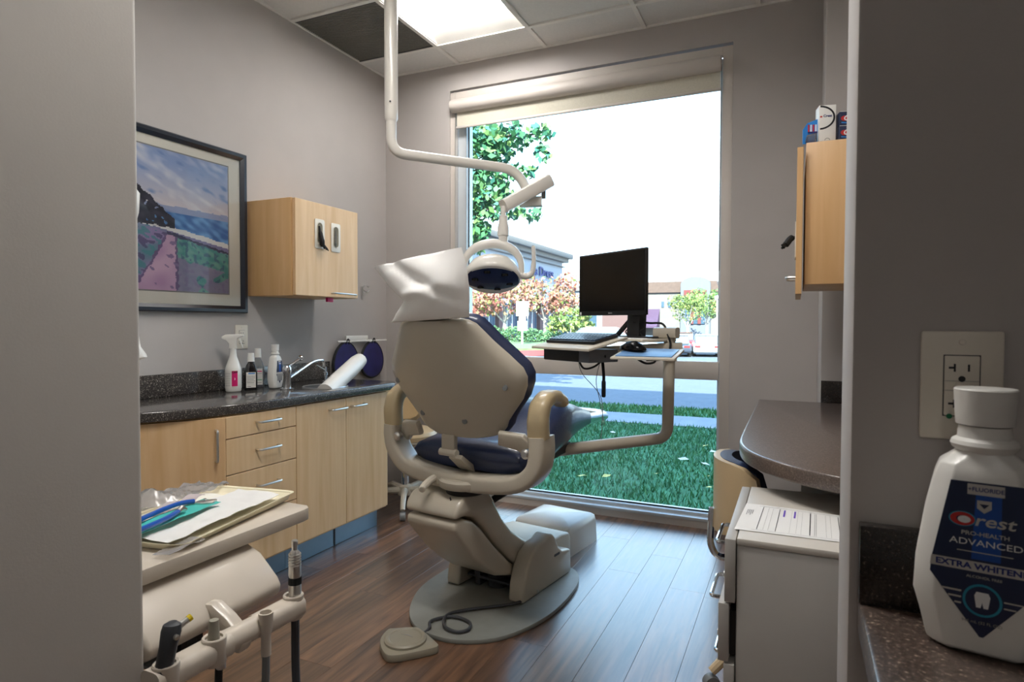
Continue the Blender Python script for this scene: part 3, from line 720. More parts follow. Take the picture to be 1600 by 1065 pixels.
mk('port', lathe([(.006, 0), (.006, .003), (.003, .003)], dk(.0915, .28, 1.012), 10, axis='x'), 'screen_black', pc)
pp = slab([dk(-.02, .06, 1.0905), dk(.16, .06, 1.0905), dk(.165, .115, 1.0885), dk(.0, .125, 1.0885)], .0015, 'paper_sheet', 'paper', None, 0)
tag(pp, 'white paper sheet lying on the computer shelf', 'paper')

# ------------------------------------------------------------------ left wall: cabinets, counter, sink side
def bow_handle(p0, p1, out, r=.005, name='handle', parent=None, m='steel', stand=.028):
    p0, p1, out = Vector(p0), Vector(p1), Vector(out).normalized()
    pts = fillet([p0, p0+out*stand, p1+out*stand, p1], .012, 4)
    return mk(name, tube(pts, r, 8), m, parent)
DX = -2.09; CZT = .82  # door plane, counter top
def base_cabinet(y0, y1, label):
    t = thing('base_cabinet', label, 'cabinet', (DX-.25, (y0+y1)/2, 0), group=None)
    mk('body', box(LX+.002, DX-.02, y0+.001, y1-.001, .115, .775), 'maple_side', t)
    mk('toe_kick', box(LX+.002, -2.165, y0+.001, y1-.001, .002, .115), 'toe_metal', t)
    return t
def door(t, y0, y1, z0=.128, z1=.772):
    return mk('door', box(DX-.019, DX, y0+.0015, y1-.0015, z0, z1), 'maple', t, bevel=.0012, seg=1)
dc = base_cabinet(1.80, 2.19, 'maple drawer cabinet with a column of steel bar handles')
for z0, z1 in ((.684, .772), (.535, .680), (.345, .531), (.128, .341)):
    dr = mk('drawer', box(DX-.019, DX, 1.8015, 2.1885, z0, z1), 'maple', dc, bevel=.0012, seg=1)
    zc = z0+(z1-z0)*.55 if z1 > .6 else z0+(z1-z0)*.62
    bow_handle((DX, 1.955, zc), (DX, 2.075, zc), (1, 0, 0), parent=dr)
sk = base_cabinet(2.19, 2.895, 'maple double door cabinet beneath the sink')
for (y0, y1), (h0, h1) in (((2.19, 2.54), (2.41, 2.525)), ((2.54, 2.895), (2.575, 2.68))):
    d_ = door(sk, y0, y1); bow_handle((DX, h0, .727), (DX, h1, .727), (1, 0, 0), parent=d_)
mk('toe_joint', box(-2.166, -2.161, 2.53, 2.538, .002, .115), 'dark_grey', sk)
mk('end_panel', box(LX+.012, DX-.02, 2.895, 2.905, .115, .775), 'maple_side', sk)
# angled end cabinet
ec = thing('base_cabinet', 'maple end cabinet with an angled door and vertical handle', 'cabinet', (-2.35, 1.62, 0))
q0, q1 = Vector((DX, 1.798, 0)), Vector((-2.255, 1.50, 0)); qd = (q1-q0).normalized(); qn = Vector((-qd.y, qd.x, 0)); qn = qn if qn.x > 0 else -qn
mk('body', prism([(LX+.002, 1.798), (DX-.022, 1.798), (-2.275, 1.50), (-2.40, 1.36), (LX+.002, 1.30)], 'z', .115, .775), 'maple_side', ec)
mk('toe_kick', prism([(LX+.002, 1.798), (-2.165, 1.798), (-2.34, 1.50), (-2.46, 1.38), (LX+.002, 1.33)], 'z', .002, .115), 'toe_metal', ec)
bm = prism([(q0.x, q0.y), (q1.x, q1.y), (q1.x-qn.x*.019, q1.y-qn.y*.019), (q0.x-qn.x*.019, q0.y-qn.y*.019)], 'z', .128, .772)
ed = mk('door', bm, 'maple', ec, bevel=.0012, seg=1)
hp = q0+qd*.035
bow_handle((hp.x, hp.y, .60), (hp.x, hp.y, .725), qn, parent=ed)
# countertop with curved end
fo = crom([(-2.068, 2.90, 0), (-2.072, 2.55, 0), (-2.078, 2.2, 0), (-2.083, 1.95, 0), (-2.10, 1.80, 0), (-2.15, 1.66, 0), (-2.215, 1.53, 0), (-2.32, 1.40, 0), (-2.46, 1.30, 0), (-2.618, 1.25, 0)], 5)
ct = thing('countertop', 'dark speckled stone countertop with curved end and backsplash', 'countertop', (-2.34, 2.2, .78))
mk('slab', prism([(p.x, p.y) for p in fo]+[(LX+.001, 3.0), (-2.13, 3.0), (-2.082, 2.965)], 'z', .779, .82), 'granite', ct, bevel=.008, seg=3)
mk('backsplash', box(LX+.001, LX+.022, 1.32, 3.008, .82, .922), 'granite', ct, bevel=.003)
# sink hole rim and trash ring
mk('sink_rim', lathe([(.105, .8205), (.115, .8245), (.118, .8205)], (-2.26, 2.58, 0), 36), 'steel', ct)
mk('sink_bowl', lathe([(.107, .8212), (.02, .8206)], (-2.26, 2.58, 0), 36), 'dark_grey', ct)
# faucet
fa = thing('faucet', 'chrome faucet with long spout and ball tipped lever', 'faucet', (-2.40, 2.42, .82))
mk('base_flange', lathe([(.034, .821), (.034, .826), (.02, .83)], (-2.335, 2.385, 0), 24), 'chrome', fa)
mk('body', lathe([(.020, .826), (.019, .90), (.022, .905), (.022, .93), (.014, .942)], (-2.335, 2.385, 0), 20), 'chrome', fa)
mk('spout', tube(fillet([(-2.335, 2.395, .875), (-2.375, 2.62, .95), (-2.38, 2.70, .952), (-2.38, 2.705, .915)], .05, 6), .0095, 12), 'chrome', fa)
lv = mk('lever', tube([(-2.335, 2.385, .93), (-2.345, 2.43, .945), (-2.37, 2.51, .968)], [.011, .007, .006], 10), 'chrome', fa)
mk('ball', lathe([(.001, -.0155), (.009, -.0125), (.0145, -.005), (.0145, .005), (.009, .0125), (.001, .0155)], (-2.373, 2.52, .972), 16), 'chrome', lv)
sf = thing('sink_tap', 'small chrome push tap behind the sink hole', 'tap', (-2.40, 2.74, .82))
mk('post', lathe([(.02, .821), (.02, .83), (.009, .836), (.009, .86), (.014, .864), (.014, .88), (.007, .884), (.007, .91), (.003, .912)], (-2.40, 2.74, 0), 16), 'chrome', sf)
mk('nozzle', tube([(-2.40, 2.735, .895), (-2.39, 2.66, .925)], .0035, 8), 'steel', sf)
# white sleeve leaning out of the sink hole
sl = thing('plastic_sleeve', 'white plastic sleeve leaning out of the sink hole', 'sleeve', (-2.33, 2.62, .82))
a0, a1 = Vector((-2.20, 2.58, .835)), Vector((-2.27, 2.885, .945)); dirn = (a1-a0).normalized()
rings = []; sd = Vector((.95, .25, 0)); sd = (sd-dirn*sd.dot(dirn)).normalized(); sn = dirn.cross(sd)
LN = (a1-a0).length
for i in range(15):
    t_ = i/14; c = a0+dirn*LN*t_ - dirn*.10*(1-t_); sc = 1.0 if t_ < .8 else 1-.16*((t_-.8)/.2)**1.5
    ring = []
    for k in range(22):
        a = 2*pi*k/22; wr = 1+.035*nz3(k*.9, t_*3, 2)+(.09*nz3(k*1.7, t_*9, 5) if t_ > .85 else 0)
        ring.append(c+sd*(.046*sc*wr*cos(a))+sn*(.046*sc*wr*sin(a)))
    rings.append(ring)
bm = loft(rings)
mk('sleeve', bm, 'white_plastic', sl, sharp=70)
# wall bracket with two navy pads hung on it
rk = thing('hanging_rail', 'small white wall rail holding two navy pads', 'rail', (LX+.03, 3.2, 1.04))
mk('plate', box(LX+.012, LX+.022, 3.16, 3.38, 1.042, 1.075), 'white_plastic', rk, bevel=.002)
mk('bar', tube([(LX+.045, 3.05, 1.04), (LX+.045, 3.55, 1.04)], .006, 8), 'white_plastic', rk)
for y in (3.17, 3.37): mk('bracket', box(LX+.02, LX+.05, y-.006, y+.006, 1.032, 1.05), 'white_plastic', rk)
for yc, lab in ((3.135, 'navy oval hanging pad on the rail, nearer the sink'), (3.40, 'navy oval hanging pad on the rail, nearer the window corner')):
    pd_ = thing('hanging_pad', lab, 'pad', (LX+.04, yc, .85), group='navy pads on the wall rail')
    oval = [(yc+.115*cos(a)*(1.0+.12*(-sin(a))), .915+.118*sin(a)) for a in [2*pi*k/36 for k in range(36)]]
    mk('pad', prism(oval, 'x', LX+.030, LX+.046), 'navy_pad', pd_, bevel=.004)
    edge = [Vector((LX+.038, p[0], p[1])) for p in oval]+[Vector((LX+.038, *oval[0])), Vector((LX+.038, *oval[1]))]
    mk('edging', tube(edge, .009, 8), 'black_rubber', pd_)
    mk('strap', tube(crom([(LX+.045, yc-.01, 1.02), (LX+.052, yc, 1.052), (LX+.05, yc+.015, 1.05), (LX+.045, yc+.02, 1.02)], 5), .004, 6), 'black_rubber', pd_)
# wire hook on the wall
hk = thing('wall_hook', 'small bent wire hook on the bare wall', 'hook', (LX, 3.33, 1.36))
mk('wire', tube(crom([(LX+.014, 3.40, 1.40), (LX+.03, 3.37, 1.395), (LX+.03, 3.34, 1.405), (LX+.02, 3.33, 1.38), (LX+.035, 3.35, 1.36), (LX+.04, 3.37, 1.37)], 5), .003, 6), 'steel', hk)
mk('foot', tube([(LX+.013, 3.335, 1.40), (LX+.015, 3.335, 1.34)], .004, 6), 'steel', hk)
# outlet on left wall
def outlet_plate(o, x, z, w, h, label, gfci=False):
    M = frame_mat(o, x, z)
    t = thing('outlet_plate', label, 'outlet', tuple(o))
    def lb(x0, x1, y0, y1, z0, z1, name, m, parent=t, bev=0.):
        bm = box(x0, x1, y0, y1, z0, z1); 
        if bev: finish(bm, bev, 2)
        bm.transform(M); return mk(name, bm, m, parent)
    lb(-w/2, w/2, -h/2, h/2, 0, .006, 'plate', 'plate_almond', t, .003)
    rw, rh = w*.42, h*.55
    lb(-rw/2-.001, rw/2+.001, -rh/2-.001, rh/2+.001, .004, .0065, 'gap', 'ink_black')
    rc = lb(-rw/2, rw/2, -rh/2, rh/2, .004, .008, 'receptacle', 'plate_almond', t, .001)
    for s in (1, -1):
        cy = s*rh*.30
        lb(-rw*.24, -rw*.18, cy-.0045, cy+.0045, .008, .0083, 'slot', 'ink_black', rc)
        if gfci: lb(-rw*.38, -rw*.18, cy-.0012, cy+.0012, .008, .0083, 'slot', 'ink_black', rc)
        lb(rw*.16, rw*.22, cy-.004, cy+.004, .008, .0083, 'slot', 'ink_black', rc)
        bm = lathe([(.0035, .008), (.0035, .0083)], (0, cy-.0125, 0), 10); bm.transform(M); mk('earth_hole', bm, 'ink_black', rc)
    if gfci:
        for x0, x1 in ((-rw*.48, -rw*.18), (-rw*.16, rw*.20)): lb(x0, x1, -.004, .004, .008, .0092, 'button', 'plate_almond', rc, .0004)
        lb(rw*.34, rw*.40, -.001, .001, .008, .0085, 'indicator', 'ink_black', rc)
        lb(-rw/2, rw/2, .0052, .0058, .008, .0082, 'groove', 'ink_grey', rc); lb(-rw/2, rw/2, -.0058, -.0052, .008, .0082, 'groove', 'ink_grey', rc)
        bm = lathe([(.003, .008), (.003, .0085)], (-rw*.34, -rh*.30-.0145, 0), 12); bm.transform(M); mk('green_dot', bm, mat('dot_green', rgb(10, 110, 70), .5), rc)
    for s in (1, -1):
        bm = lathe([(.0035, .006), (.003, .0072), (.001, .0074)], (0, s*h*.40, 0), 12); bm.transform(M); mk('screw', bm, 'plate_almond', t)
    return t
outlet_plate((LX, 2.355, 1.082), (0, 1, 0), (1, 0, 0), .079, .124, 'white duplex outlet plate above the left counter')
outlet_plate((.172, .86, 1.086), (1, 0, 0), (0, -1, 0), .079, .124, 'almond outlet plate with reset buttons behind the large mouthwash bottle', True)

# bottles on the left counter
def round_bottle(x, y, prof, label, mname, cat='bottle', name='bottle'):
    t = thing(name, label, cat, (x, y, .82))
    mk('body', lathe([(r, .8205+h) for r, h in prof], (x, y, 0), 28), mname, t, sharp=45); return t
def wraplabel(t, x, y, r, a0, a1, z0, z1, m, name='label', off=.0006, parent=None):
    n = 10; bm = B(); A, Bv = [], []
    for k in range(n+1):
        a = radians(a0+(a1-a0)*k/n); A.append(bm.verts.new((x+(r+off)*cos(a), y+(r+off)*sin(a), z0))); Bv.append(bm.verts.new((x+(r+off)*cos(a), y+(r+off)*sin(a), z1)))
    for k in range(n): bm.faces.new((A[k], A[k+1], Bv[k+1], Bv[k]))
    return mk(name, bm, m, parent or t)
def facing(a): return Vector((cos(radians(a)), sin(radians(a)), 0))
# spray bottle: faces the camera direction (about -48 deg)
bx, by = -2.50, 2.20
sp_ = round_bottle(bx, by, [(.030, 0), (.033, .004), (.033, .012), (.0345, .016), (.0345, .10), (.033, .106), (.025, .13), (.016, .155), (.0135, .175), (.0135, .195)], 'white spray bottle with a pink label', 'white_plastic', name='spray_bottle')
lb_ = wraplabel(sp_, bx, by, .0345, -115, -10, .842, .915, 'label_white')
pk = wraplabel(sp_, bx, by, .0345, -52, -12, .846, .914, 'ink_pink', 'pink_panel', .0011, lb_)
f_ = facing(-32); Mx = frame_mat((bx+f_.x*.0362, by+f_.y*.0362, .909), (-f_.y, f_.x, 0), f_)
mk('lettering', text('Cavi', .013, Mx, .0002, bold=.0004), 'ink_black', lb_)
Mx = frame_mat((bx+f_.x*.0362, by+f_.y*.0362, .878), (-f_.y, f_.x, 0), f_)
mk('lettering', text('3', .012, Mx, .0002, bold=.0003), 'ink_white', lb_)
for k in range(8): wraplabel(sp_, bx, by, .0345, -112, -62, .848+k*.0078, .8495+k*.0078, 'ink_grey', 'print_line', .0011, lb_)
tr_ = B(); box(-.016, .016, -.011, .011, 1.012, 1.028, tr_)
hdp = [(-.045, 1.055), (-.046, 1.066), (-.03, 1.075), (.015, 1.077), (.045, 1.074), (.046, 1.068), (.018, 1.058), (.014, 1.03), (.016, 1.012), (-.016, 1.012), (-.016, 1.035), (-.028, 1.05)]
bm = prism(hdp, 'y', -.012, .012); bm = xf(bm, (bx, by, 0), rz=radians(40)); tr_.free()
mk('sprayer_head', bm, 'white_plastic', sp_, bevel=.004)
bm = prism([(.022, 1.058), (.034, 1.03), (.038, 1.015), (.042, 1.016), (.036, 1.04), (.03, 1.06)], 'y', -.006, .006); bm = xf(bm, (bx, by, 0), rz=radians(40))
mk('trigger', bm, 'white_plastic', sp_, bevel=.0015)
sp_.scale = (1.09, 1.09, 1.09)
# dark and clear rinse bottles
def rinse(x, y, s, label, m, lm, ang, extra):
    t = thing('rinse_bottle', label, 'bottle', (x, y, .82))
    rings = []
    for w, h in ((.96, 0), (1, .004), (1, .085), (.96, .095), (.70, .115), (.42, .126), (.40, .134)):
        rings.append([(x+(q[0]*cos(radians(ang))-q[1]*sin(radians(ang)))*w, y+(q[0]*sin(radians(ang))+q[1]*cos(radians(ang)))*w, .8205+h*s) for q in rrect(.056, .036, .012, 4)])
    mk('body', loft(rings), m, t, sharp=50)
    mk('cap', lathe([(.0175, .8205+.130*s), (.0165, .8205+.134*s), (.0145, .8205+.168*s), (.013, .8205+.169*s)], (x, y, 0), 20), 'white_plastic', t)
    n = Vector((sin(radians(ang)), -cos(radians(ang)), 0)); ax = Vector((cos(radians(ang)), sin(radians(ang)), 0))
    o = Vector((x, y, .8205))+n*.0182
    def lab(u0, u1, z0, z1, m2, name, parent, off=0.):
        P_ = [o+n*off+ax*u0+Vector((0, 0, z0*s)), o+n*off+ax*u1+Vector((0, 0, z0*s)), o+n*off+ax*u1+Vector((0, 0, z1*s)), o+n*off+ax*u0+Vector((0, 0, z1*s))]
        bm = B(); bm.faces.new([bm.verts.new(p) for p in P_]); return mk(name, bm, m2, parent)
    l_ = lab(-.021, .021, .012, .082, lm, 'label', t)
    for (u0, u1, z0, z1, m2) in extra: lab(u0, u1, z0, z1, m2, 'print', l_, .0005)
    t.scale = (1.06, 1.06, 1.06)
    return t
rinse(-2.475, 2.285, 1.03, 'dark rinse bottle with a white label and white cap', 'dark_bottle', 'label_white', 48, [(-.012, .017, .074, .079, 'ink_sky'), (-.018, .018, .062, .064, 'ink_grey'), (-.018, .018, .055, .057, 'ink_grey'), (-.018, .012, .048, .050, 'ink_grey'), (-.018, .018, .041, .043, 'ink_grey'), (-.018, .014, .034, .036, 'ink_grey'), (-.018, .0, .016, .018, 'ink_black')])
rinse(-2.545, 2.395, 1.13, 'clear rinse bottle with a green and white label', 'clear_plastic', 'label_white', 48, [(-.019, -.008, .075, .082, 'ink_red'), (-.016, .018, .068, .072, 'ink_pink'), (-.016, .018, .060, .062, 'ink_grey'), (-.018, .018, .032, .035, 'ink_green'), (-.018, -.012, .035, .055, 'ink_green'), (-.016, .016, .02, .022, 'ink_grey')])

def mouthwash(x, y, z, s, ang, label, big):
    """faceted white mouthwash bottle; ang = heading of its front normal"""
    t = thing('mouthwash_bottle', label, 'bottle', (x, y, z))
    n = facing(ang); ax = Vector((-n.y, n.x, 0))
    def W_(u, v, h): return Vector((x, y, z))+ax*(u*s)+n*(v*s)+Vector((0, 0, h*s))
    rings = []
    for hw_, hd_, h in ((.040, .026, 0), (.046, .031, .004), (.053, .034, .035), (.0585, .036, .055), (.057, .036, .09), (.050, .034, .14), (.042, .031, .178), (.038, .028, .190), (.026, .024, .202), (.0235, .0235, .206)):
        c = min(hw_, hd_)*.42
        pts = [(hw_, -hd_+c), (hw_, hd_-c), (hw_-c*1.2, hd_), (-hw_+c*1.2, hd_), (-hw_, hd_-c), (-hw_, -hd_+c), (-hw_+c*1.2, -hd_), (hw_-c*1.2, -hd_)] if h < .2 else [(hw_*cos(a)*1.0, hd_*sin(a)) for a in [radians(q) for q in (-22.5, 22.5, 67.5, 112.5, 157.5, 202.5, 247.5, 292.5)]]
        rings.append([W_(*p, h) for p in pts])
    mk('body', loft(rings), 'white_plastic', t, bevel=.0025*s, seg=2, sharp=30)
    R3 = Matrix.Identity(3)
    mk('neck_ring', lathe([(.020*s, .200*s), (.028*s, .206*s), (.0295*s, .210*s), (.028*s, .214*s), (.0235*s, .217*s), (.0225*s, .229*s)], (x, y, z), 32), 'white_plastic', t)
    mk('cap', lathe([(.0225*s, .230*s), (.025*s, .2305*s), (.0255*s, .236*s), (.027*s, .262*s), (.0272*s, .266*s), (.0262*s, .2675*s)], (x, y, z), 36), 'white_plastic', t)
    def front_v(h):
        P_ = ((.004, .031), (.035, .034), (.055, .036), (.09, .036), (.14, .034), (.178, .031), (.19, .028))
        for (a, va), (b, vb) in zip(P_, P_[1:]):
            if h <= b: return va+(vb-va)*(h-a)/(b-a)
        return .028
    def hm(h): return .021+(h-.03)*1.12 if big else h
    def um(u): return u*1.06 if big else u
    def panel(pts, m2, name, parent, off):
        pts = [(um(p[0]), hm(p[1])) for p in pts]
        # fan in strips so the panel follows the slope of the front face
        bm = B(); hs_ = sorted(set([p[1] for p in pts]+[h for h in (.035, .055, .09, .14, .178) if min(p[1] for p in pts) < h < max(p[1] for p in pts)]))
        def span(h):
            xs = []
            for (a, b) in zip(pts, pts[1:]+pts[:1]):
                if min(a[1], b[1]) <= h <= max(a[1], b[1]):
                    if abs(a[1]-b[1]) < 1e-9: xs += [a[0], b[0]]
                    else: xs.append(a[0]+(b[0]-a[0])*(h-a[1])/(b[1]-a[1]))
            return min(xs), max(xs)
        prev = None
        for h in hs_:
            a, b = span(h); cur = (bm.verts.new(W_(a, front_v(h)+off, h)), bm.verts.new(W_(b, front_v(h)+off, h)))
            if prev: bm.faces.new((prev[0], prev[1], cur[1], cur[0]))
            prev = cur
        return mk(name, bm, m2, parent)
    lab = panel([(-.0015, .030), (.0015, .030), (.043, .083), (.042, .096), (.031, .168), (-.026, .168), (-.040, .096), (-.041, .083)], 'label_navy', 'label', t, .0006)
    panel([(-.009, .100), (.013, .100), (.013, .166), (-.006, .166)], 'label_blue', 'label_glow', lab, .0009)
    panel([(-.0412, .089), (.0425, .089), (.0415, .098), (-.0402, .098)], 'ink_silver', 'band', lab, .0011)
    panel([(-.013, .157), (.015, .157), (.015, .1665), (-.013, .1665)], 'ink_silver', 'tab', lab, .0011)
    def tx(s_, size, u, h, m2, sx=1., bold=0., sh=0.):
        u, h = um(u), hm(h); size *= 1.08 if big else 1
        o = W_(u, front_v(h)+.0014, h); o2 = W_(u, front_v(h+.01)+.0014, h+.01); upv = (o2-o).normalized(); zz = ax.cross(upv)
        mk('lettering', text(s_, size*s, frame_mat(o, ax, zz), .00008, sx, bold*s, shear=sh), m2, lab)
    if big:
        tx('+FLUORIDE', .0052, .001, .1617, 'ink_blue', 1.0, .0001)
        tx('rest', .0150, .0075, .1345, 'ink_silver', 1.25, .0002, .2)
        tx('PRO-HEALTH', .0052, .001, .1225, 'ink_silver', 1.15, .0001); tx('ADVANCED', .0082, .0015, .1145, 'ink_white', 1.22, .0)
        panel([(-.020, .106), (.022, .106), (.022, .1068), (-.020, .1068)], 'ink_silver', 'print_line', lab, .0012)
        tx('EXTRA WHITENING', .0075, .004, .0935, 'ink_blue', 1.18, .0003)
        tx('ALCOHOL FREE', .0034, .001, .0845, 'ink_silver', 1.1)
        tx('946 mL (32 FL OZ)', .0038, .0, .0435, 'ink_grey', 1.0)
        # oval logo swoosh, shield, tooth emblem
        def disc(u, h, ru, rh, m2, name, off, a0=0, a1=360, hole=0.):
            u, h, ru, rh = um(u), hm(h), ru*1.06, rh*1.1
            bm = B(); N2 = 28; O, I = [], []
            for k in range(N2+1):
                a = radians(a0+(a1-a0)*k/N2)
                O.append(bm.verts.new(W_(u+ru*cos(a), front_v(h+rh*sin(a))+off, h+rh*sin(a))))
                I.append(bm.verts.new(W_(u+ru*hole*cos(a), front_v(h+rh*hole*sin(a))+off, h+rh*hole*sin(a))))
            for k in range(N2): bm.faces.new((O[k], O[k+1], I[k+1], I[k]))
            return mk(name, bm, m2, lab)
        disc(-.0165, .1345, .0095, .0060, 'ink_red', 'logo_oval', .0012, hole=.5); disc(-.0150, .1342, .0050, .0032, 'ink_white', 'logo_core', .0015, hole=.05)
        disc(-.0165, .1345, .0106, .0068, 'label_cyan', 'logo_rim', .001, hole=.88)
        panel([(-.0055, .1455), (.0, .1415), (.0055, .1455), (.0055, .1525), (-.0055, .1525)], 'ink_silver', 'shield', lab, .0013)
        panel([(-.0038, .1495), (.0, .1455), (.0038, .1495)], 'label_navy', 'shield_mark', lab, .0016)
        disc(.0, .064, .0150, .0150, 'label_cyan', 'emblem_ring', .0012, hole=.86); disc(0, .064, .0128, .0128, 'label_navy', 'emblem_disc', .0010, hole=.02)
        panel([(-.006, .068), (-.0042, .0565), (-.002, .0565), (0, .061), (.002, .0565), (.0042, .0565), (.006, .068), (.004, .071), (-.004, .071)][0:1]+[(-.0045, .0575), (.0045, .0575), (.006, .068), (.0045, .0715), (-.0045, .0715)], 'ink_white', 'tooth', lab, .0014)
        panel([(-.0012, .0570), (.0012, .0570), (0, .0625)], 'label_navy', 'tooth_notch', lab, .0017)
        for hh in (.069, .0635, .058):
            panel([(-.032+(.07-hh)*.9, hh), (-.016, hh), (-.016, hh+.0016), (-.032+(.07-hh)*.9, hh+.0016)], 'ink_silver', 'print_line', lab, .0012)
        for hh in (.066, .0605): panel([(.016, hh), (.0335-(.07-hh)*.9, hh), (.0335-(.07-hh)*.9, hh+.0012), (.016, hh+.0012)], 'ink_silver', 'print_line', lab, .0012)
    else:
        panel([(-.010, .142), (.016, .142), (.016, .158), (-.010, .158)], 'label_blue', 'panel_blue', lab, .0012)
        tx('Crest', .010, .003, .150, 'ink_white', 1.1, .0004);
        panel([(-.03, .045), (.03, .045), (.036, .098), (-.036, .098)], 'ink_grey', 'panel_grey', lab, .0009)
    return t
mouthwash(-2.445, 2.415, .8205, .74, 12, 'white mouthwash bottle with a blue label by the faucet', False).scale = (1, 1, 1.13)
mouthwash(.179, .785, .8225, 1.0, -101, 'large white mouthwash bottle with navy label on the near counter', True)

# upper cabinet on the left wall
uc = thing('wall_cabinet', 'maple wall cabinet with two oval dispenser slots in its door', 'cabinet', (-2.46, 2.65, 1.29))
mk('body', box(LX+.001, -2.318, 2.40, 2.90, 1.295, 1.788), 'maple_side', uc, bevel=.002)
ud = mk('door', box(-2.316, -2.297, 2.408, 2.898, 1.297, 1.786), 'maple', uc, bevel=.0015, seg=1)
bow_handle((-2.297, 2.675, 1.318), (-2.297, 2.865, 1.316), (1, 0, 0), r=.0045, parent=ud, stand=.022)
for yc, dz in ((2.582, 0), (2.708, -.005)):
    def stad(w, h, n=8):
        r = w/2; out = []
        for k in range(n+1): a = pi*k/n; out.append((r*cos(a), h/2-r+r*sin(a)))
        for k in range(n+1): a = pi+pi*k/n; out.append((r*cos(a), -h/2+r+r*sin(a)))
        return out
    outer = [(yc+p[0], 1.625+dz+p[1]) for p in rrect(.074, .155, .010, 4)]
    pl = mk('dispenser_plate', prism(outer, 'x', -2.297, -2.293), 'plate_almond', uc, bevel=.001)
    mk('slot', prism([(yc+p[0], 1.628+dz+p[1]) for p in stad(.038, .112)], 'x', -2.2935, -2.2925), mat('slot_grey', rgb(120, 112, 92), .7) if yc < 2.6 else 'slot_grey', pl)
    mk('slot_rim', tube([Vector((-2.2925, yc+p[0], 1.628+dz+p[1])) for p in stad(.040, .114)]+[Vector((-2.2925, yc+stad(.040, .114)[0][0], 1.628+dz+stad(.040, .114)[0][1]))], .0018, 6), 'beige_pale', pl)
gl_ = thing('black_glove', 'black glove poking out of the first dispenser slot', 'glove', (-2.29, 2.58, 1.58))
mk('palm', tube(crom([(-2.292, 2.575, 1.665), (-2.285, 2.58, 1.62), (-2.278, 2.582, 1.585), (-2.285, 2.59, 1.56)], 5), [.006]*4+[.011]*5+[.013]*5+[.008]*2, 8), 'black_rubber', gl_)
for k in range(3): mk('finger', tube([(-2.284, 2.585+.004*k, 1.575), (-2.276, 2.592+.014*k, 1.56-.006*k), (-2.28, 2.60+.016*k, 1.548-.003*k)], [.006, .005, .003], 6), 'black_rubber', gl_)
wt_ = thing('white_strip', 'pale plastic strip hanging in the second dispenser slot', 'strip', (-2.29, 2.70, 1.6))
mk('strip', tube(crom([(-2.29, 2.702, 1.66), (-2.286, 2.70, 1.61), (-2.29, 2.704, 1.575)], 5), .005, 6), 'clear_plastic', wt_)
tb = mk('pink_tab', box(-2.36, -2.345, 2.70, 2.745, 1.272, 1.295), 'ink_pink', None, bevel=.001, loc=(-2.35, 2.72, 1.272)); tag(tb, 'small pink tab under the left wall cabinet', 'tab')

# framed picture
fp = thing('framed_picture', 'dark framed seascape print with cream mat on the wall', 'picture', (LX, 1.95, 1.2))
y0, y1, z0, z1 = 1.52, 2.382, 1.205, 2.020
bm = B(); fwid = .036
rings = []
for inset, xo in ((0, .002), (0, .020), (.006, .027), (.020, .026), (fwid, .014), (fwid, .004)):
    rings.append([(LX+xo, y0+inset, z0+inset), (LX+xo, y1-inset, z0+inset), (LX+xo, y1-inset, z1-inset), (LX+xo, y0+inset, z1-inset)])
loft(rings, bm, caps=False); mk('frame', bm, 'frame_dark', fp, sharp=20)
mk('mat_board', box(LX+.004, LX+.008, y0+.03, y1-.03, z0+.03, z1-.03), 'mat_cream', fp)
ay0, ay1, az0, az1 = 1.60, 2.272, 1.302, 1.936
mk('mat_bevel', merge(box(LX+.008, LX+.0088, ay0-.006, ay1+.006, az0-.006, az0), box(LX+.008, LX+.0088, ay0-.006, ay1+.006, az1, az1+.006), box(LX+.008, LX+.0088, ay1, ay1+.006, az0, az1)), 'ink_grey', fp)
NX_, NZ_ = 150, 140
bm = B(); cl = bm.loops.layers.float_color.new('Col')
def mixc(a, b, t): t = max(0, min(1, t)); return tuple(a[i]+(b[i]-a[i])*t for i in range(3))
def lin(c): return tuple(L1(v) for v in c)
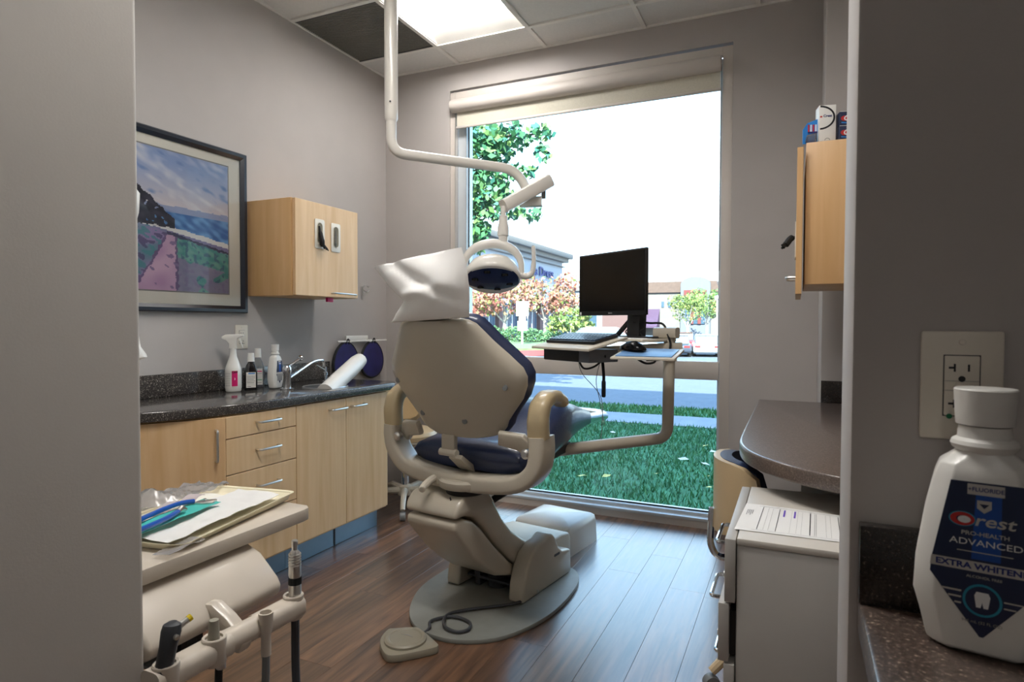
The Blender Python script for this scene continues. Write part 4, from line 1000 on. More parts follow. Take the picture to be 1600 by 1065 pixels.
def art(u, v):
    n1 = nz3(u*4+7, v*9+u*3, 1); n2 = nz3(u*14, v*26+u*8, 4); n3 = nz3(u*30, v*30, 9); n4 = nz3(u*7, v*9, 12)
    hor = .565+.0*u
    if v > hor:   # sky
        t = (v-hor)/(1-hor)
        c = mixc((206, 190, 190), (128, 142, 178), t*1.2)
        st = nz3(u*3+v*5, (v+u*.35)*16, 2)+.4*n2
        c = mixc(c, (206, 200, 204), (st-.05)*2.2*(1-.4*t))
        if st < -.22: c = mixc(c, (96, 118, 166), (-.22-st)*3)
        if v < hor+.045+.012*nz3(u*9, 0, 3) and u > .3: c = mixc(c, (122, 134, 172), .75)
    elif v > .44-.16*max(0, u-.45):
        c = mixc((60, 98, 156), (104, 146, 190), .5+n2*1.4)
        sh = .44-.16*max(0, u-.45)
        if v < sh+.035+.012*n2: c = (206, 200, 200)
    else: c = (120, 112, 150)
    shore = .455-.20*max(0, u-.35)+.012*n3
    if v < shore and v <= hor:
        c = mixc((136, 118, 158), (96, 122, 140), .5+1.6*n4)
        if n2 > .12: c = mixc(c, (66, 128, 132), .7)
        if n2 < -.25: c = mixc(c, (72, 62, 96), .7)
        if u > .52 and v < shore-.02:
            c = mixc((70, 128, 126), (104, 150, 140), .5+1.5*n2)
            if n3 > .2: c = mixc(c, (60, 80, 110), .6)
            if v < .26-.2*(u-.5) and n4 > -.1: c = mixc(c, (142, 116, 150), .75)
        pc = .50-.14*cos((.42-v)*7)+.10*(v < .2)*(.2-v); pwid = .05+.34*(max(0, .40-v))**1.15
        dpth = abs(u-(.53-.35*(.40-v)**1.2 if v < .40 else .53))-pwid-.02*n3
        if v < .40 and dpth < 0:
            c = mixc((188, 156, 178), (170, 134, 166), .5+1.2*n4)
            if dpth > -.02: c = (104, 84, 120)
            if n2 < -.42: c = (126, 104, 140)
        if v > shore-.018 and u > .5: c = (60, 58, 84)
    # dark tree on the left
    tr = .60-.62*max(0, u-.30)+.02*n3
    if u < .56 and v < .74-.75*max(0, u-.27)+.03*n2-.2*max(0, .2-u) and v > .455+.02*n3+.05*(u < .35)*0:
        if n3 > -.45: c = mixc((34, 32, 44), (60, 58, 74), .5+n2)
    c = (c[0]*1.14+6, c[1]*1.16+8, c[2]*1.14+10)
    return tuple(max(0, min(255, k)) for k in c)
V = [[bm.verts.new((LX+.0092, ay0+(ay1-ay0)*i/NX_, az0+(az1-az0)*j/NZ_)) for i in range(NX_+1)] for j in range(NZ_+1)]
for j in range(NZ_):
    for i in range(NX_):
        f = bm.faces.new((V[j][i], V[j][i+1], V[j+1][i+1], V[j+1][i])); c = lin(art((i+.5)/NX_, (j+.5)/NZ_))+(1,)
        for lp in f.loops: lp[cl] = c
mk('print', bm, 'painted_print', fp)
bm = B(); bm.faces.new([bm.verts.new(q) for q in ((LX+.013, y0+.034, z0+.034), (LX+.013, y1-.034, z0+.034), (LX+.013, y1-.034, z1-.034), (LX+.013, y0+.034, z1-.034))]); mk('glass', bm, 'picture_glass', fp)

# soap dispenser on the back of the pier
sd_ = thing('soap_dispenser', 'white wall dispenser peeking out behind the pier', 'dispenser', (-1.13, .728, 1.09))
rings = []
for z, w, d_ in ((1.415, .030, .020), (1.41, .045, .045), (1.395, .050, .058), (1.36, .050, .055), (1.33, .048, .045), (1.25, .047, .042), (1.17, .048, .044), (1.11, .050, .055), (1.095, .054, .066), (1.09, .054, .068), (1.085, .045, .055)):
    rings.append([(-1.150+q[0], .728+max(.0, q[1]), z) for q in [(w*cos(a), d_*sin(a)**.7 if sin(a) > 0 else 0) for a in [pi*k/12 for k in range(13)]]])
mk('shell', loft(rings), 'white_plastic', sd_, sharp=50)
mk('nozzle', lathe([(.012, 1.086), (.010, 1.072), (.006, 1.07)], (-1.15, .762, 0), 12), 'grey_plastic', sd_)

# ------------------------------------------------------------------ delivery unit (tray table, head, instrument bar)
du = thing('delivery_unit', 'beige dental delivery unit with tray table and instrument bar', 'delivery unit', (-1.6, .85, 0))
tbl = [(-1.52, .74), (-1.135, .74), (-1.135, 1.215), (-1.139, 1.235), (-1.155, 1.248), (-1.50, 1.248), (-1.52, 1.235)]
mk('table_top', prism(tbl, 'z', .648, .680), 'beige_unit', du, bevel=.003)
head = [(-1.45, .645), (-1.16, .640), (-1.12, .625), (-1.068, .578), (-1.056, .560), (-1.062, .540), (-1.085, .528), (-1.45, .50)]
mk('head', prism(head, 'y', .736, 1.062), 'beige_unit', du, bevel=.010, seg=3)
mk('label_strip', box(-1.10, -1.055, .745, .80, .520, .526), 'grey_plastic', du)
for k, y in enumerate((.80, .825, .86)): mk('hose_port', box(-1.12, -1.085, y, y+.014, .47, .53), 'black_plastic', du)
mk('post', lathe([(.045, 0), (.045, .03), (.03, .04), (.03, .50)], (-1.62, .80, 0), 20), 'beige_unit', du)
mk('arm', box(-1.64, -1.40, .77, .83, .46, .51), 'beige_unit', du, bevel=.01)
brk = prism([(-1.10, .585), (-1.06, .59), (-1.02, .57), (-.985, .545), (-.975, .525), (-.985, .505), (-1.01, .505), (-1.04, .53), (-1.08, .55)], 'y', .872, .902)
mk('bar_bracket', brk, 'beige_unit', du, bevel=.006)
bar = mk('instrument_bar', tube([(-1.0, .70, .535), (-.998, .855, .535)], 1.0, prof=rrect(.042, .05, .014, 3), up=(0, 0, 1)), 'beige_unit', du)
mk('instrument_bar', tube([(-.995, .925, .535), (-.992, 1.04, .535)], 1.0, prof=rrect(.042, .05, .014, 3), up=(0, 0, 1)), 'beige_unit', du)
mk('bar_joint', tube([(-1.0, .85, .535), (-.995, .93, .535)], .023, 16), 'beige_unit', du)
def holder(y, name='holder'):
    return mk(name, lathe([(.019, .510), (.022, .515), (.022, .5605), (.0205, .5625), (.016, .5615), (.016, .54)], (-.993, y, 0), 20), 'beige_unit', du)
for y in (.725, .824, 1.028): holder(y)
# instruments, each with its hose
t = thing('air_water_syringe', 'dark grey handpiece with a yellow tip in the nearest holder', 'dental syringe', (-.993, .735, .4))
mk('handle', tube([(-.990, .712, .50), (-.990, .716, .545), (-.988, .726, .59), (-.988, .732, .615), (-.989, .735, .626), (-.989, .735, .630)], [.015, .0145, .0145, .0165, .0145, .008], 14), 'dark_grey', t)
mk('button', lathe([(.005, 0), (.005, .004), (.002, .005)], (-.972, .728, .610), 10, axis='x'), 'steel', t)
nb = mk('nozzle', tube([(-.988, .742, .616), (-.984, .762, .624)], [.0065, .0055], 10), 'steel', t)
mk('tip', tube([(-.984, .762, .624), (-.983, .768, .6265)], .0062, 10), mat('tip_yellow', rgb(224, 196, 30), .4), nb)
mk('hose', tube(crom([(-.990, .712, .50), (-.995, .71, .40), (-1.02, .73, .25), (-1.12, .75, .18)], 6), .008, 8), 'dark_grey', t)
t = thing('saliva_ejector', 'grey slim ejector valve in the second holder', 'dental instrument', (-.995, .832, .4))
mk('nozzle', tube([(-.994, .823, .535), (-.993, .824, .585), (-.993, .824, .594)], [.012, .009, .0085], 14), mat('valve_grey', rgb(156, 152, 138), .4), t)
mk('valve', tube([(-.985, .832, .50), (-.983, .832, .55)], .009, 10), 'steel', t)
mk('hose', tube(crom([(-.990, .832, .51), (-.995, .83, .42), (-1.03, .84, .28), (-1.13, .86, .2)], 6), .007, 8), 'black_rubber', t)
t = thing('suction_tip', 'cream open ended suction handpiece in the third holder', 'dental instrument', (-.99, .935, .4))
mk('cup', lathe([(.010, .48), (.010, .52), (.0125, .532), (.0145, .560), (.015, .568), (.0115, .568), (.0105, .555)], (-.972, .93, 0), 18), 'beige_unit', t)
mk('hose', tube(crom([(-.972, .93, .49), (-.974, .93, .42), (-1.0, .945, .28), (-1.09, .95, .2)], 6), .008, 10), 'grey_plastic', t)
t = thing('handpiece', 'silver metal handpiece standing in the far holder', 'dental handpiece', (-.99, 1.03, .4))
mk('body', lathe([(.0125, .515), (.0135, .53), (.0135, .585), (.0125, .59), (.0125, .60), (.0135, .605), (.0125, .635), (.011, .648), (.0105, .655), (.0065, .66), (.0065, .680), (.005, .682)], (-.990, 1.03, 0), 18), 'steel', t)
mk('grip_ring', lathe([(.0142, .585), (.0142, .60)], (-.990, 1.03, 0), 18), 'black_rubber', t)
for k in range(5): mk('ridge', lathe([(.0132, .625+k*.006), (.0138, .6265+k*.006), (.0132, .628+k*.006)], (-.990, 1.03, 0), 16), 'steel', t)
mk('hose', tube(crom([(-.990, 1.03, .52), (-.992, 1.032, .42), (-.99, 1.03, .28), (-1.05, 1.05, .18)], 6), .009, 10), 'dark_grey', t)

# tray and what lies on it
TA = radians(10.6); TO = Vector((-1.19, 1.03, .681))
tu = Vector((-sin(TA), cos(TA), 0)); tv = Vector((-cos(TA), -sin(TA), 0))  # tu along the front edge (away), tv inwards (left)
def TP(u, v, z): return TO+tu*u+tv*v+Vector((0, 0, z))
tray = thing('instrument_tray', 'cream plastic instrument tray on the tray table', 'tray', tuple(TP(0, .12, 0)))
rings = []
for g, z in ((-.010, .0), (-.004, .004), (0, .016), (.006, .018), (.006, .0165), (.0, .014), (-.010, .004), (-.012, .003)):
    rings.append([TP(.045+q[1], .115+q[0], z+(.0035*sin(q[1]*44) if z > .01 else 0)*(1 if q[0] < -.1 else 0)) for q in rrect(.25+2*g, .42+2*g, .035, 6)])
bm = loft(rings, caps=True); mk('shell', bm, 'tray_cream', tray, sharp=50)
def sheet(u0, u1, v0, v1, z, amp, name, m, parent, seed, nu=24, nv=14, skew=0., lift=None):
    bm = B(); G = []
    for j in range(nv+1):
        row = []
        for i in range(nu+1):
            a, b_ = i/nu, j/nv; u = u0+(u1-u0)*a+skew*b_; v = v0+(v1-v0)*b_
            zz = z+amp*(.5+.5*nz3(u*9, v*9, seed))+.5*amp*nz3(u*26, v*26, seed+4)
            if lift: zz += lift(a, b_)
            row.append(bm.verts.new(TP(u, v, zz)))
        G.append(row)
    for j in range(nv):
        for i in range(nu): bm.faces.new((G[j][i], G[j][i+1], G[j+1][i+1], G[j+1][i]))
    o = mk(name, bm, m, parent, sharp=70)
    so = o.modifiers.new('solid', 'SOLIDIFY'); so.thickness = .0008
    return o
nk = sheet(-.165, .215, .015, .155, .014, .010, 'paper_napkin', 'paper', None, 3, skew=.02); tag(nk, 'crumpled white paper napkin spread on the cream tray', 'napkin')
nk2 = sheet(-.13, .20, .145, .235, .008, .010, 'paper_liner', 'mat_cream', None, 8); tag(nk2, 'cream paper liner at the back of the tray', 'paper')
tl = sheet(-.20, .08, .085, .135, .026, .004, 'teal_pouch', 'teal', None, 5, nu=20, nv=6, lift=lambda a, b_: .004+.004*b_); tag(tl, 'flat teal pouch on the white napkin', 'pouch')
bc = thing('bib_chain', 'blue cord bib holder with metal clips on the teal pouch', 'bib holder', tuple(TP(-.05, .11, .035)))
mk('cord', tube(crom([TP(.035, .125, .043), TP(.0, .135, .046), TP(-.06, .137, .045), TP(-.13, .13, .043), TP(-.19, .117, .042), TP(-.21, .105, .040)], 6), .0055, 10), 'blue_cord', bc)
mk('cord', tube(crom([TP(-.045, .098, .043), TP(-.09, .088, .042), TP(-.15, .085, .041), TP(-.19, .088, .040), TP(-.21, .098, .040)], 6), .0055, 10), 'blue_cord', bc)
cl1 = B(); c0 = [TP(.030, .128, .042), TP(.058, .118, .041), TP(.085, .100, .037), TP(.060, .092, .036), TP(.040, .105, .038)]
slab(c0, .005, 'clip', 'steel', bc, .001)
mk('clip', tube([TP(-.045, .098, .043), TP(-.030, .103, .045), TP(-.018, .100, .040)], [.006, .008, .004], 8), 'steel', bc)
mk('rivet', lathe([(.004, 0), (.004, .003), (.002, .004)], TP(.055, .110, .041), 10), 'chrome', bc)
wp = sheet(-.01, .12, .165, .205, .016, .012, 'wrapper_scrap', mat('wrapper_grey', rgb(196, 184, 186), .35, var=.12, vscale=30), None, 12, nu=12, nv=6, lift=lambda a, b_: .012*abs(sin(a*5))); tag(wp, 'torn grey paper wrapper scrap on the tray', 'wrapper')
pf = sheet(-.12, .275, .215, .315, .006, .022, 'plastic_wrap', 'wrap_film', None, 15, nu=26, nv=9, lift=lambda a, b_: .030*exp(-((a-.42)/.12)**2)*sin(pi*b_)+.012*abs(sin(a*19+b_*7))); tag(pf, 'crinkled clear plastic wrap behind the tray', 'plastic wrap')
pf2 = sheet(-.20, -.10, -.022, .02, .004, .012, 'plastic_wrap', 'wrap_film', None, 19, nu=10, nv=5); tag(pf2, 'clear plastic wrap corner under the near edge of the tray', 'plastic wrap')
cb_ = thing('grey_cable', 'pale grey coiled cable lying on white plastic at the table back', 'cable', tuple(TP(-.15, .33, .01)))
mk('coil', tube(crom([TP(-.22, .235, .014), TP(-.18, .25, .014), TP(-.12, .27, .016), TP(-.05, .285, .018), TP(-.06, .305, .02), TP(-.16, .315, .02), TP(-.20, .30, .018), TP(-.22, .28, .016)], 7), .0045, 8), 'beige_pale', cb_)
mk('coil', tube(crom([TP(-.22, .21, .010), TP(-.18, .225, .010), TP(-.10, .25, .012), TP(-.03, .275, .018), TP(-.02, .29, .02)], 7), .0045, 8), 'beige_pale', cb_)
wpl = sheet(-.21, .0, .20, .335, .0, .012, 'white_pouch', 'paper', None, 23, lift=lambda a, b_: .006); tag(wpl, 'flat white plastic pouch under the coiled grey cable', 'pouch')

# ------------------------------------------------------------------ right side: cabinet, desk counter, cart, stools
rc_ = thing('wall_cabinet', 'maple wall cabinet on the right with slightly open door', 'cabinet', (.18, 2.68, 1.295))
mk('body', box(.024, .358, 2.43, 2.95, 1.297, 1.792), 'maple_side', rc_, bevel=.002)
rd = mk('door', box(-.004, .016, 2.40, 2.95, 1.262, 1.772), 'maple_side', rc_, bevel=.0015, seg=1)
bow_handle((-.004, 2.47, 1.325), (-.004, 2.62, 1.325), (-1, 0, 0), r=.0045, parent=rd, stand=.03)
mk('dispenser_plate', box(-.008, -.004, 2.50, 2.60, 1.40, 1.53), 'plate_almond', rc_)
g2 = thing('black_glove', 'black glove hanging from the right cabinet door', 'glove', (-.02, 2.50, 1.44))
mk('palm', tube(crom([(-.006, 2.53, 1.475), (-.022, 2.51, 1.47), (-.036, 2.50, 1.45), (-.046, 2.49, 1.436)], 5), [.006]*4+[.012]*4+[.012]*4+[.006]*4, 8), 'black_rubber', g2)
for k in range(2): mk('finger', tube([(-.038, 2.495+.012*k, 1.45), (-.052, 2.488+.016*k, 1.444-.01*k)], [.006, .004], 6), 'black_rubber', g2)
# packs standing on the right cabinet
ZT = 1.7925
def packbox(x0, x1, y0, y1, z0, z1, name, label, m, rz=0.):
    c = Vector(((x0+x1)/2, (y0+y1)/2, z0)); t = thing(name, label, 'box', tuple(c), radians(rz))
    mk('carton', box(x0-c.x, x1-c.x, y0-c.y, y1-c.y, 0, z1-z0), m, t, world=False, bevel=.001); return t
wbx = packbox(.058, .112, 2.45, 2.50, ZT, ZT+.128, 'toothpaste_box', 'tall white toothpaste carton on the right cabinet', 'white_plastic', 12)
def flat(parent, M, pts, m, name):
    bm = B(); bm.faces.new([bm.verts.new(M @ Vector((p[0], p[1], 0))) for p in pts]); return mk(name, bm, m, parent, world=False)
Mf = frame_mat((-.0, -.0256, 0), (1, 0, 0), (0, -1, 0))
arc = [(-.0255+.05*cos(a), .085+.042*sin(a)) for a in [radians(-88+176*k/16) for k in range(17)]]+[(-.0255+.044*cos(a), .085+.036*sin(a)) for a in [radians(88-176*k/16) for k in range(17)]]
flat(wbx, Mf, arc, 'ink_black', 'arc_print')
arc2 = [(-.0255+.05*cos(a), .085+.0435*sin(a)) for a in [radians(-88+70*k/10) for k in range(11)]]+[(-.0255+.048*cos(a), .085+.040*sin(a)) for a in [radians(-18-70*k/10) for k in range(11)]]
mk('lettering', text('Crest', .012, Mf @ Matrix.Translation((.0, .090, .0004)), .0001, 1.0, .0003), 'ink_blue', wbx, world=False)
flat(wbx, Mf @ Matrix.Translation((0, 0, .0005)), [(-.021+.004*cos(a), .088+.003*sin(a)) for a in [2*pi*k/12 for k in range(12)]], 'ink_red', 'logo_dot')
flat(wbx, Mf, [(.0+.009*cos(a), .006+.008*sin(a)) for a in [pi*k/12 for k in range(13)]]+[(.0+.007*cos(a), .006+.006*sin(a)) for a in [pi-pi*k/12 for k in range(13)]], 'ink_grey', 'seal')
for k in range(2):
    nb_ = packbox(.12, .26, 2.455, 2.50, ZT+.0485*k, ZT+.048+.0485*k, 'toothpaste_box', ('lower' if k == 0 else 'upper')+' navy toothpaste carton of the stack on the right cabinet', 'label_navy', 14)
    Mn = frame_mat((0, -.0231, .024), (1, 0, 0), (0, -1, 0))
    mk('lettering', text('Crest', .024, Mn @ Matrix.Translation((-.030, .0, .0003)), .0001, 1.05, .0008, shear=.2), 'ink_white', nb_, world=False)
    flat(nb_, Mn @ Matrix.Translation((0, 0, .0002)), [(-.055+.012*cos(a), .0+.009*sin(a)) for a in [2*pi*q/16 for q in range(16)]], 'ink_red', 'logo_oval')
    flat(nb_, Mn @ Matrix.Translation((0, 0, .0001)), [(-.065, -.016), (-.02, -.020), (-.02, -.017), (-.065, -.012)], 'ink_sky', 'stripe')
    flat(nb_, Mn @ Matrix.Translation((0, 0, .0001)), [(-.07, .0225), (.07, .0225), (.07, .024), (-.07, .024)], 'ink_white', 'edge_print')
bp_ = thing('floss_pack', 'blue blister pack with red stripes leaning on the right cabinet', 'pack', (.035, 2.455, ZT), radians(14))
mk('card', prism([(-.024, 0), (.024, 0), (.024, .085), (-.010, .072), (-.024, .05)], 'y', -.004, .0), 'ink_sky', bp_, world=False)
mk('blister', prism([(-.018, .004), (.018, .004), (.02, .035), (-.014, .028)], 'y', -.018, -.004), 'clear_plastic', bp_, world=False, bevel=.003)
for k in range(4): mk('stripe', box(-.008+k*.008, -.003+k*.008, -.0052, -.004, .042, .066), 'ink_red' if k % 2 == 0 else 'ink_white', bp_, world=False)
mk('stripe', box(-.008, .024, -.0056, -.004, .036, .042), 'ink_blue', bp_, world=False)
# desk counter
dk_ = thing('desk_counter', 'brown speckled desk counter with a rounded front corner', 'countertop', (.1, 2.4, .76))
dpts = crom([(-.155, 3.17, 0), (-.155, 2.9, 0), (-.156, 2.5, 0), (-.156, 2.2, 0), (-.150, 2.0, 0), (-.115, 1.86, 0), (-.045, 1.75, 0), (.05, 1.665, 0), (.18, 1.61, 0), (.355, 1.58, 0)], 5)
mk('slab', prism([(p.x, p.y) for p in dpts]+[(.355, 3.17)], 'z', .757, .800), 'granite_desk', dk_, bevel=.007, seg=3)
mk('backsplash', box(.108, .355, 3.155, 3.177, .80, .90), 'granite_dark', dk_, bevel=.002)
mk('end_support', box(.10, .355, 2.9, 3.16, .0, .757), 'wall_paint', dk_)
mk('apron', box(.02, .355, 1.9, 1.93, .64, .757), 'cart_grey', dk_)
# cart with drawers
ca = thing('drawer_cart', 'grey metal drawer cart with chrome handles under the desk edge', 'cart', (.1, 1.6, 0))
mk('body', box(-.108, .35, 1.397, 1.86, .06, .685), 'cart_grey', ca, bevel=.003)
mk('top', box(-.108, .35, 1.395, 1.862, .685, .70), 'cart_top', ca, bevel=.003)
for k, (z0, z1, op) in enumerate(((.560, .697, 0), (.430, .556, .012), (.30, .426, 0), (.07, .296, 0))):
    dr = mk('drawer', box(-.132-op, -.110-op, 1.392, 1.864, z0, z1), 'cart_grey', ca, bevel=.002)
    if op: mk('drawer_box', box(-.110-op, -.105, 1.41, 1.85, z0+.01, z1-.02), 'black_plastic', dr)
    if k < 3: bow_handle((-.132-op, 1.52, z0+.085), (-.132-op, 1.66, z0+.085), (-1, 0, 0), r=.005, parent=dr, m='chrome', stand=.03)
    mk('lock', lathe([(.008, -.002), (.008, .002), (.004, .003)], (-.1335-op, 1.42, z0+.05), 12, axis='x'), 'steel', dr)
for x in (-.08, .32):
    for y in (1.43, 1.83): mk('caster', lathe([(.01, -.012), (.028, -.011), (.03, 0), (.028, .011), (.01, .012)], (x, y, .030), 16, axis='x'), 'black_rubber', ca)
fm = thing('paper_form', 'printed white paper form lying on the drawer cart', 'paper', (0, 1.52, .701))
F0, F1, F2, F3 = Vector((-.118, 1.452, .7015)), Vector((.215, 1.46, .7015)), Vector((.215, 1.652, .7015)), Vector((-.107, 1.667, .7015))
def FP(a, b_): return F0*(1-a)*(1-b_)+F1*a*(1-b_)+F2*a*b_+F3*(1-a)*b_+Vector((0, 0, .003*sin(3*a+1)*b_))
def fq(a0, a1, b0, b1, z, name, m, parent, n=6):
    bm = B(); r0 = [bm.verts.new(FP(a0+(a1-a0)*k/n, b0)+Vector((0, 0, z))) for k in range(n+1)]; r1 = [bm.verts.new(FP(a0+(a1-a0)*k/n, b1)+Vector((0, 0, z))) for k in range(n+1)]
    for k in range(n): bm.faces.new((r0[k], r0[k+1], r1[k+1], r1[k]))
    return mk(name, bm, m, parent)
sh = fq(0, 1, 0, 1, 0, 'sheet', 'paper', fm, 12)
for a, w in ((.13, .004), (.245, .004), (.45, .006), (.48, .003), (.49, .003), (.63, .004), (.20, .0015), (.17, .0015), (.33, .0012), (.37, .0012), (.40, .0012), (.55, .0015), (.58, .0015), (.70, .0012), (.78, .0012), (.86, .0012), (.93, .003)):
    fq(a, a+w, .08, .90, .0006, 'rule', 'ink_grey' if w < .0035 else 'ink_black', sh, 2)
for a in (.275, .345, .685, .765, .85): fq(a, a+.012, .62, .88, .0007, 'highlight', 'ink_purple', sh, 2)
fq(.10, .97, .93, .938, .0006, 'rule', 'ink_grey', sh); fq(.10, .97, .05, .056, .0006, 'rule', 'ink_grey', sh)
for a in (.685, .765, .85): fq(a+.002, a+.010, .80, .86, .0009, 'mark', 'ink_red', sh, 2)
for k in range(4): fq(.03+.012*k, .036+.012*k, .55+.05*(k % 2), .75, .0006, 'scribble', 'ink_grey', sh, 2)

def stool(loc, rz, label, seatm, padm, backdir):
    t = thing('operator_stool', label, 'stool', loc, rz)
    mk('seat', lathe([(.05, .43), (.17, .43), (.195, .445), (.20, .47), (.19, .49), (.15, .502), (.02, .506)], (0, 0, 0), 32), padm, t, world=False)
    mk('seat_shell', lathe([(.04, .405), (.15, .41), (.19, .43), (.19, .44)], (0, 0, 0), 32), seatm, t, world=False)
    mk('column', lathe([(.024, .10), (.024, .26), (.016, .262), (.016, .41)], (0, 0, 0), 16), 'chrome', t, world=False)
    mk('hub', lathe([(.045, .085), (.05, .10), (.04, .14), (.028, .15)], (0, 0, 0), 20), seatm, t, world=False)
    for k in range(5):
        a = 2*pi*k/5+.3; d_ = Vector((cos(a), sin(a), 0))
        lg = mk('leg', tube([d_*.03+Vector((0, 0, .115)), d_*.14+Vector((0, 0, .125)), d_*.23+Vector((0, 0, .095)), d_*.265+Vector((0, 0, .062))], [.022, .019, .016, .014], 10), seatm, t, world=False)
        mk('caster', lathe([(.008, -.016), (.024, -.015), (.026, 0), (.024, .015), (.008, .016)], d_*.265+Vector((0, 0, .0265)), 16, rot=Matrix.Rotation(a, 3, 'Z') @ Matrix.Rotation(pi/2, 3, 'X')), 'grey_plastic', lg, world=False)
    # curved backrest on +x side
    def ring_at(z, s): 
        inn = [(.215*cos(q), .19*sin(q), z) for q in s]; return inn
    ang = [radians(-58+116*k/16) for k in range(17)]
    def curved(r0, r1, zs, name, m):
        rings = []
        for z, sc in zs:
            A = [(r0*cos(q*sc), r0*.95*sin(q*sc), z) for q in ang]; Bv = [(r1*cos(q*sc), r1*.95*sin(q*sc), z) for q in reversed(ang)]
            rings.append(A+Bv)
        return mk(name, loft(rings), m, t, world=False, sharp=50)
    curved(.226, .246, ((.50, .35), (.515, .62), (.56, .86), (.64, .98), (.70, .92), (.725, .72), (.73, .5)), 'back_shell', seatm)
    curved(.190, .226, ((.53, .45), (.55, .7), (.60, .9), (.66, .97), (.71, .88), (.728, .66), (.732, .45)), 'back_pad', padm)
    mk('back_strut', tube(fillet([(.06, 0, .40), (.235, 0, .40), (.255, 0, .44), (.25, 0, .56)], .04, 5), .011, 10), 'chrome', t, world=False)
    return t
mat('vinyl_tan', rgb(200, 176, 138), .4, coat=.2)
stool((.005, 2.15, 0), radians(192), 'beige backed stool with black pad tucked under the desk', 'vinyl_tan', 'vinyl_navy', 0)
stool((-2.215, 3.25, 0), radians(140), 'beige wheeled stool half hidden between cabinet and chair', 'beige_plastic', 'vinyl_tan', 0)

# near counter beside the viewer
nc = thing('near_counter', 'brown speckled counter with dark backsplash beside the entrance', 'countertop', (.6, .5, .78))
mk('slab', box(.073, 1.3, .10, .859, .782, .822), 'granite_brown', nc, bevel=.005)
mk('backsplash', box(.073, 1.3, .840, .859, .822, .917), 'granite_dark', nc, bevel=.002)
nb2 = thing('near_base_cabinet', 'dark cabinet side beneath the near counter', 'cabinet', (.6, .5, 0))
mk('body', box(.10, 1.28, .14, .858, .10, .782), 'cart_grey', nb2); mk('toe_kick', box(.14, 1.28, .18, .858, .0, .10), 'black_plastic', nb2)

# ------------------------------------------------------------------ outdoors
GZ = -.1
def gz(x, y):
    def ss(a, b, t): t = max(0, min(1, (t-a)/(b-a))); return t*t*(3-2*t)
    return GZ-.8*ss(18, 42, y)*ss(-17, -10, x)
def patch(x0, x1, y0, y1, dz, nx=1, ny=1):
    bm = B(); G = [[bm.verts.new((x0+(x1-x0)*i/nx, y0+(y1-y0)*j/ny, gz(x0+(x1-x0)*i/nx, y0+(y1-y0)*j/ny)+dz)) for i in range(nx+1)] for j in range(ny+1)]
    for j in range(ny):
        for i in range(nx): bm.faces.new((G[j][i], G[j][i+1], G[j+1][i+1], G[j+1][i]))
    return bm
label_struct(struct('ground_lawn', patch(-30, 30, BY+.16, 7.75, 0, 4, 4), 'grass_soil'), 'shaded green lawn outside the window')
label_struct(struct('ground_sidewalk', box(-30, 30, 7.75, 8.6, GZ-.1, GZ+.012), 'concrete'), 'pale concrete sidewalk beyond the lawn')
label_struct(struct('ground_verge', patch(-30, 30, 8.6, 9.5, 0, 2, 2), 'grass_soil'), 'narrow grass verge beside the road')
label_struct(struct('ground_road', patch(-70, 50, 9.5, 140, -.06, 40, 60), 'asphalt'), 'pale asphalt road and parking lot')
# grass blades and fallen leaves
def blades(name, label, x0, x1, y0, y1, n, h, seed, ca, cb):
    r = random.Random(seed); bm = B(); cl = bm.loops.layers.float_color.new('Col')
    for _ in range(n):
        x = r.uniform(x0, x1); y = r.uniform(y0, y1); a = r.uniform(0, 6.28); hh = h*r.uniform(.5, 1.2); w = .006*(1+(y-3.8)*.2)
        lx, ly = r.uniform(-.03, .03), r.uniform(-.03, .03)
        z = gz(x, y)
        v = [bm.verts.new((x-w*cos(a), y-w*sin(a), z-.005)), bm.verts.new((x+w*cos(a), y+w*sin(a), z-.005)), bm.verts.new((x+lx, y+ly, z+hh))]
        f = bm.faces.new(v); tt = r.random(); c = tuple(L1(ca[i]+(cb[i]-ca[i])*tt) for i in range(3))+(1,)
        for lp in f.loops: lp[cl] = c
    me = bpy.data.meshes.new(name); bm.to_mesh(me); bm.free(); me.materials.append(MATS['leafy'])
    o = bpy.data.objects.new(name, me); COL.objects.link(o); tag(o, label, 'grass', kind='stuff'); return o
blades('lawn_grass', 'short green grass blades of the lawn', -6, 2.2, 3.84, 7.74, 42000, .05, 1, (44, 100, 64), (100, 154, 98))
blades('verge_grass', 'short green grass blades of the roadside verge', -8, 2, 8.62, 9.48, 9000, .05, 2, (44, 100, 50), (100, 146, 76))
r = random.Random(8)
lf_me = None
def leaf_mesh():
    bm = B(); P_ = [(0, -.05, 0), (.035, -.01, .01), (.02, .035, .006), (0, .055, .012), (-.022, .03, .004), (-.034, -.012, .012)]
    c = bm.verts.new((0, 0, .004)); vs = [bm.verts.new(p) for p in P_]
    for i in range(6): bm.faces.new((c, vs[i], vs[(i+1) % 6]))
    me = bpy.data.meshes.new('fallen_leaf'); bm.to_mesh(me); bm.free(); return me
mat('leaf_yellow', rgb(226, 204, 110), .6); mat('leaf_pale', rgb(220, 208, 184), .6)
lms = []
for m_ in ('leaf_yellow', 'leaf_pale'):
    me = leaf_mesh(); me.materials.append(MATS[m_]); lms.append(me)
